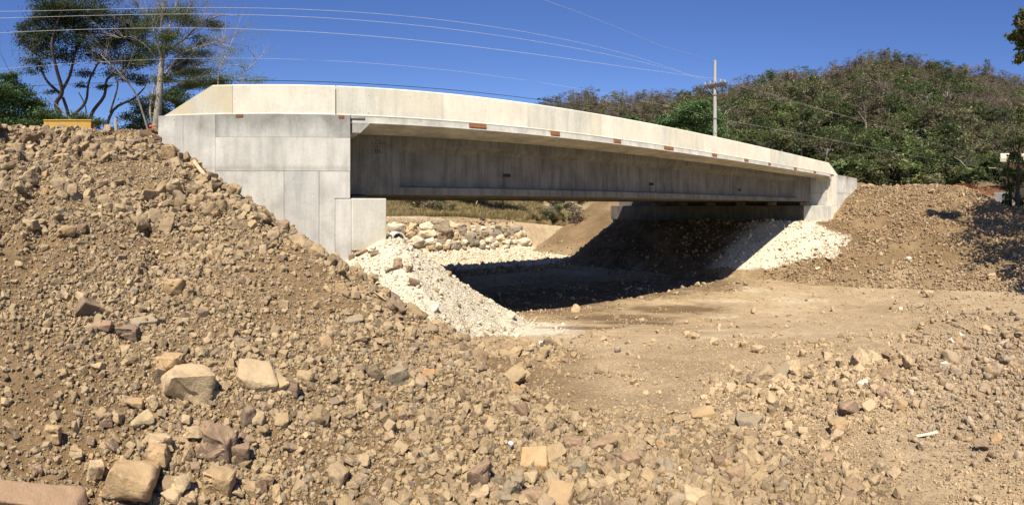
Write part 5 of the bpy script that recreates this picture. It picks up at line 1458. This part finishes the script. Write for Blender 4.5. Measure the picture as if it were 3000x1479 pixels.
# orange netting
M['orange'] = plain_mat('orange_plastic_net', (0.52, 0.12, 0.05), .6, .25, 2)
net = empty('safety_fence', (60, 5, 1)); tag(net, 'orange plastic safety netting strung along the foot of the hill', 'fence')
NP = [(2640, 59), (2690, 58.5), (2780, 57), (2860, 55.5), (2930, 54), (3020, 52)]
path = []
for i in range(len(NP)-1):
    for k in range(10):
        t = k/10; x = NP[i][0]*(1-t) + NP[i+1][0]*t; r_ = NP[i][1]*(1-t) + NP[i+1][1]*t; a_ = (x-X0)/F
        X_, Y_ = r_*math.sin(a_), r_*math.cos(a_); path.append(Vector((X_, Y_, Hz(X_, Y_) + .08*math.sin(i*2.1+k*.7))))
mb = MB()
for h in (.05, .2, .35, .5, .65, .8, .95):
    mb.tube([p + Vector((0, 0, h + .05*math.sin(i*.9+h*3))) for i, p in enumerate(path)], .028, 3, cap=False)
for i, p in enumerate(path):
    for s in range(3):
        q = p.lerp(path[min(i+1, len(path)-1)], s/3); mb.tube([q + Vector((0, 0, .04)), q + Vector((.02, .02, 1.0))], .022, 3, cap=False)
o = mb.build('netting', M['orange']); o.parent = net; o.matrix_parent_inverse = Matrix.Translation(-net.location)
for i in range(0, len(path), 5):
    m2 = MB(); m2.tube([path[i] + Vector((.05, 0, -.3)), path[i] + Vector((.05, 0, 1.15))], .03, 5); o = m2.build('stake', M['wood']); o.parent = net; o.matrix_parent_inverse = Matrix.Translation(-net.location)
# small grey notice on the embankment crest
M['greyboard'] = plain_mat('grey_board', (0.42, 0.43, 0.42), .7, .1)
s0 = Vector((44*math.sin((2632-X0)/F), 44*math.cos((2632-X0)/F), 0)); s0.z = Hz(s0.x, s0.y)
sg = empty('sign_board', s0); tag(sg, 'small plain grey board on a stake on the right embankment crest', 'sign')
mb = MB(); mb.box(-.02, .02, -.13, .13, .0, .36); o = mb.build('board', M['greyboard'], sg, bevel=.005); o.location = (0, 0, (604-553)/F*44 - s0.z)
mb = MB(); mb.tube([(.04, 0, -.3), (.04, 0, (604-548)/F*44 - s0.z)], .025, 5); mb.build('stake', M['wood'], sg)

# ------------------------------------------------------------------ utility pole and wires
M['poleconc'] = concrete_mat('pale_concrete_pole', (0.44, 0.42, 0.37), streak=.15, pits=0)
M['arm'] = plain_mat('dark_timber', (0.085, 0.062, 0.042), .9, .4, 8, bump=.3)
M['steel'] = plain_mat('galvanised_steel', (0.30, 0.30, 0.29), .5, .2, 8, metal=.5)
M['glassins'] = plain_mat('grey_porcelain', (0.33, 0.32, 0.29), .3, .15, 8, spec=.5)
M['wire_l'] = plain_mat('bare_aluminium_wire', (0.62, 0.60, 0.56), .45, .05, 3)
M['wire_g'] = plain_mat('dull_grey_wire', (0.42, 0.40, 0.38), .6, .1, 3)
M['wire_k'] = plain_mat('black_cable', (0.02, 0.02, 0.022), .6, .1, 3)
RP = 50.0; pb = pt(2094.5, 604, RP); pbz = Hz(pb.x, pb.y)
def pz(y, r=RP): return (YH - y)/F*r
pole = empty('utility_pole', (pb.x, pb.y, pbz)); tag(pole, 'concrete utility pole with a timber crossarm behind the deck', 'utility pole')
def ppart(mb, nm, mat, **k): o = mb.build(nm, M[mat], None, **k); o.parent = pole; return o
ztop = pz(180) - pbz; zarm = pz(251) - pbz
mb = MB(); mb.tube([(0, 0, -.8), (0, 0, 6), (0, 0, ztop)], [.27, .21, .15], 14); ppart(mb, 'pole', 'poleconc', smooth=False)
mb = MB(); mb.tube([(0, 0, ztop), (0, 0, ztop+.12)], [.165, .16], 12); ppart(mb, 'pole_cap', 'poleconc')
mb = MB(); mb.tube([(.1, 0, ztop-.1), (.32, -.12, ztop-.05)], .035, 6); ppart(mb, 'bracket', 'steel')
for sx in (-1, 1):
    mb = MB(); mb.box(sx*.2-.055, sx*.2+.055, -1.32, 1.32, zarm-.16, zarm+.14); ppart(mb, 'crossarm', 'arm', bevel=.01)
    for sy in (-1, 1):
        mb = MB(); mb.tube([(sx*.26, sy*.85, zarm-.1), (sx*.2, sy*.1, zarm-1.05)], .03, 5); ppart(mb, 'brace', 'steel')
INS = []
for sy in (-1.15, -.85, -.25, .45, .85, 1.15):
    mb = MB(); sx = .2 if sy in (-1.15, .85) else -.2
    mb.tube([(sx, sy, zarm+.14), (sx, sy, zarm+.22), (sx, sy, zarm+.23), (sx, sy, zarm+.42), (sx, sy, zarm+.43), (sx, sy, zarm+.52)], [.03, .03, .11, .10, .07, .04], 8); o = ppart(mb, 'insulator', 'glassins')
    INS.append(Vector((pb.x+sx, pb.y+sy, pbz+zarm+.52)))
for z in (zarm-1.05, 5.0, 3.2, pz(347)-pbz):
    mb = MB(); mb.tube([(0, 0, z-.04), (0, 0, z+.04)], .255 if z < 8 else .22, 14); ppart(mb, 'pole_band', 'steel')
def wire(endA, XB, YB_, pxs, label, mat, rad, deg=3, x_to=None, name='power_line'):
    """wire from the pole to a point far off left; heights fitted to what the photo shows of it"""
    A = Vector((endA.x, endA.y)); B = Vector((XB, YB_))
    S = [0.0]; Zs = [endA.z]; Wt = [30.0]
    for x, y in pxs:
        a_ = (x-X0)/F; d = Vector((math.sin(a_), math.cos(a_)))
        e = B - A; den = e.x*d.y - e.y*d.x
        s = -(A.x*d.y - A.y*d.x)/den; q = A + e*s
        S.append(s); Zs.append((YH-y)/F*q.length); Wt.append(1.0)
    co = np.polyfit(S, Zs, deg, w=Wt)
    s1 = max(S)*1.12
    pts_ = [Vector(((A + (B-A)*s).x, (A + (B-A)*s).y, float(np.polyval(co, s)))) for s in np.linspace(0, s1, 70)]
    mb = MB(); mb.tube(pts_, rad, 5, cap=False); o = mb.build(name, M[mat], smooth=True); tag(o, label, 'cable', 'overhead wires')
    return o
wire(INS[5], -24, 27.5, [(0, 33), (300, 28), (640, 20.5), (815, 22), (1000, 36), (1500, 87), (1800, 150), (1915, 181)], 'topmost pale power wire crossing the sky above the bridge', 'wire_l', .0095)
wire(INS[3], -24, 26.5, [(0, 51), (300, 48), (640, 42), (815, 44), (1000, 55), (1500, 107), (1800, 165), (1892, 186)], 'second pale power wire just below the topmost one', 'wire_l', .0095)
wire(INS[0], -24, 25.5, [(0, 93), (300, 90), (700, 84), (1000, 98), (1500, 145), (1835, 200)], 'third pale power wire from the top, below the close pair', 'wire_l', .0095)
wire(Vector((pb.x, pb.y-.18, pz(346))), -24, 26, [(0, 198), (300, 188), (640, 172), (815, 170), (1000, 177), (1500, 226), (1717, 263), (1967, 318)], 'thin pale wire well below the three power wires', 'wire_l', .0055)
wire(Vector((pb.x, pb.y-.2, pz(392))), -24, 27, [(80, 250), (300, 246), (700, 237), (800, 234), (1000, 239), (1300, 262), (1500, 281), (1670, 304), (1800, 327)], 'black cable passing close above the parapet', 'wire_k', .018)
# stay wire from the pole top towards upper left
a = Vector((pb.x, pb.y, pbz+ztop)); b_ = pt(1560, -12, 22)
mb = MB(); mb.tube([a, a.lerp(b_, .5) - Vector((0, 0, .5)), b_, b_ + (b_-a)*.4], .007, 4, cap=False); o = mb.build('power_line', M['wire_g'], smooth=True); tag(o, 'faint thin wire rising from the pole top out of the picture', 'cable', 'overhead wires')
# wires leading on to the right
def rwire(A, x1, y1, r1, label, rad=.0045, sag=.9):
    B = pt(x1, y1, r1); mb = MB(); P_ = [A.lerp(B, t) - Vector((0, 0, sag*4*t*(1-t))) for t in np.linspace(0, 1, 40)]
    mb.tube(P_, rad, 4, cap=False); o = mb.build('power_line', M['wire_g'], smooth=True); tag(o, label, 'cable', 'overhead wires'); return o
rwire(INS[1], 3060, 508, 88, 'lower of the three grey wires running right from the crossarm')
rwire(INS[2], 3060, 500, 89, 'middle of the three grey wires running right from the crossarm')
rwire(INS[4], 3060, 480, 92, 'upper of the three grey wires running right from the crossarm')
rwire(Vector((pb.x, pb.y-.18, pz(347))), 3060, 516, 87, 'lone grey wire running right from low on the pole', .008, .8)

# ------------------------------------------------------------------ small things
# yellow barrier behind the crest
M['yellow'] = plain_mat('yellow_plastic', (0.74, 0.44, 0.075), .5, .08, 4, spec=.4)
yb0 = pt(198, 382, 14.6); yb = empty('road_barrier', (yb0.x, yb0.y, 2.12)); tag(yb, 'yellow plastic road barrier standing behind the rubble crest', 'barrier')
yb.rotation_euler = (0, 0, -(198-X0)/F)
zt = (YH-353)/F*14.6 - 2.12
mb = MB(); mb.sweep([[(x, -.22, 0), (x, .22, 0), (x, .20, .12), (x, .10, .3), (x, .09, zt), (x, -.09, zt), (x, -.10, .3), (x, -.20, .12)] for x in (-.735, .735)]); mb.build('body', M['yellow'], yb, bevel=.012)
mb = MB(); mb.box(-.745, .745, -.105, .105, zt-.02, zt+.015); mb.build('top_rim', M['yellow'], yb, bevel=.008)
mb = MB(); mb.box(.74, .86, -.05, .05, .12, zt-.12); mb.build('coupling_tongue', M['rust'], yb, bevel=.01)
# rebar with orange caps at the wall's left edge
M['cap'] = plain_mat('orange_plastic_cap', (0.80, 0.14, 0.05), .5, .15, 8)
w0 = onY(463.5, 369, 12.15); rb_ = empty('rebar_bundle', w0); tag(rb_, 'two rebar ends with orange plastic caps sticking out of the wing wall', 'rebar')
for dz in (-.012, .014):
    mb = MB(); mb.tube([(.03, 0, dz), (-.13, 0, dz*1.2)], .008, 6); mb.build('rod', M['rust'], rb_)
for k, (dx, dz, s) in enumerate(((-.14, .01, .045), (-.19, -.005, .05), (-.235, .0, .042), (-.17, -.035, .03), (-.20, .035, .035))):
    me = hull_mesh('cap', 60+k, (s*1.5, s*1.4, s*1.3), 12, True, M['cap'], hero=True); mesh_obj('cap', me, rb_, (dx, 0, dz))
# broken white stump behind the crest, sticks, boards, litter
p = pt(341, 372, 30); mb = MB(); mb.tube([(p.x, p.y, p.z-.9), (p.x, p.y, p.z), (p.x-.05, p.y, p.z+.45), (p.x-.09, p.y, p.z+.62)], [.14, .12, .10, .02], 7); o = mb.build('tree_stump', M['bark_pale']); tag(o, 'broken pale stump standing beyond the embankment crest', 'stump')
def stick(x0, y0, x1, y1, w, mat, label, cat, name, up=.03, flat=.45):
    a, ra, _ = gp(x0, y0); b_, rb2, _ = gp(x1, y1); a = a + Vector((0, 0, up)); b_ = b_ + Vector((0, 0, up*.7))
    W = w/F*(ra+rb2)*.5*.5; d = (b_-a).normalized(); s = d.cross(Vector((0, 0, 1))).normalized(); n_ = s.cross(d)
    vs = []
    for e in (a, b_):
        for i, j in ((-1, -1), (1, -1), (1, 1), (-1, 1)): vs.append(e + s*W*i + n_*W*flat*j)
    mb = MB(); mb.add(vs, [(0,1,2,3),(7,6,5,4),(0,4,5,1),(1,5,6,2),(2,6,7,3),(3,7,4,0)]); o = mb.build(name, M[mat], fix=True, bevel=W*.12); tag(o, label, cat); return o
M['whitewood'] = plain_mat('bleached_wood', (0.62, 0.54, 0.40), .8, .2, 10)
a, ra, _ = gp(598, 530)
b_ = pt(566, 470, ra + .25); a = pt(602, 516, ra - .12); W = .035
dd = (b_-a).normalized(); ss = dd.cross(Vector((0, -1, .3))).normalized(); n_ = ss.cross(dd)
mb = MB(); mb.add([e + ss*W*i + n_*W*.5*j for e in (a, b_) for i, j in ((-1,-1),(1,-1),(1,1),(-1,1))], [(0,1,2,3),(7,6,5,4),(0,4,5,1),(1,5,6,2),(2,6,7,3),(3,7,4,0)])
o = mb.build('wooden_stick', M['wood'], fix=True, bevel=.005); tag(o, 'pale sawn wooden stick leaning on the brown block near the wall', 'stick')
stick(2684, 1290, 2746, 1274, 9, 'whitewood', 'white splinter of wood on the smooth ground at lower right', 'stick', 'wooden_stick', up=.03)
stick(2788, 950, 2848, 978, 5, 'wood', 'thin dry stick at the edge of the right hand pebbles', 'stick', 'wooden_stick', up=.08)
stick(2419, 757, 2440, 768, 8, 'whitewood', 'short white board lying below the limestone slope on the right', 'board', 'board', up=.10)
stick(2390, 795, 2401, 786, 7, 'whitewood', 'smaller white board lying left of the short one', 'board', 'board', up=.08)
stick(1095, 868, 1130, 890, 4, 'wood', 'thin stick at the embankment edge beside the limestone heap', 'stick', 'wooden_stick', up=.06)
M['bag'] = plain_mat('clear_plastic', (0.72, 0.72, 0.72), .25, .1, 10, spec=.6)
c, r, _ = gp(1494, 1322); me = hull_mesh('plastic_bag', 88, (.07, .05, .022), 14, False, M['bag'], hero=True); o = mesh_obj('plastic_bag', me, None, c + Vector((0, 0, .05))); o.rotation_euler = (.2, .3, .6); tag(o, 'crumpled clear plastic scrap among the stones at bottom centre', 'litter')
c, r, _ = gp(1597, 1012); bt = empty('plastic_bottle', c + Vector((0, 0, .06))); tag(bt, 'discarded clear plastic bottle at the foot of the limestone heap', 'bottle'); bt.rotation_euler = (0, 1.45, -.5)
mb = MB(); mb.tube([(0, 0, -.13), (0, 0, -.12), (0, 0, .05), (0, 0, .10), (0, 0, .125)], [.03, .036, .036, .016, .014], 12); mb.build('body', M['bag'], bt, smooth=True)
mb = MB(); mb.tube([(0, 0, .125), (0, 0, .15)], .017, 10); mb.build('cap', M['cap'], bt)
# the smooth reddish slab cut by the bottom left corner
c, r, _ = gp(150, 1452); rs = .42
me = hull_mesh('rock_slab', 512, (.70, .24, .12), 19, False, M['rock_red'], hero=True); o = mesh_obj('rock_slab', me, None, (c.x-.05, c.y-.17, c.z+.045)); o.rotation_euler = (.15, .05, (780-150)/F - .05)
tag(o, 'smooth reddish brown rock slab cut off by the bottom left corner', 'rock')
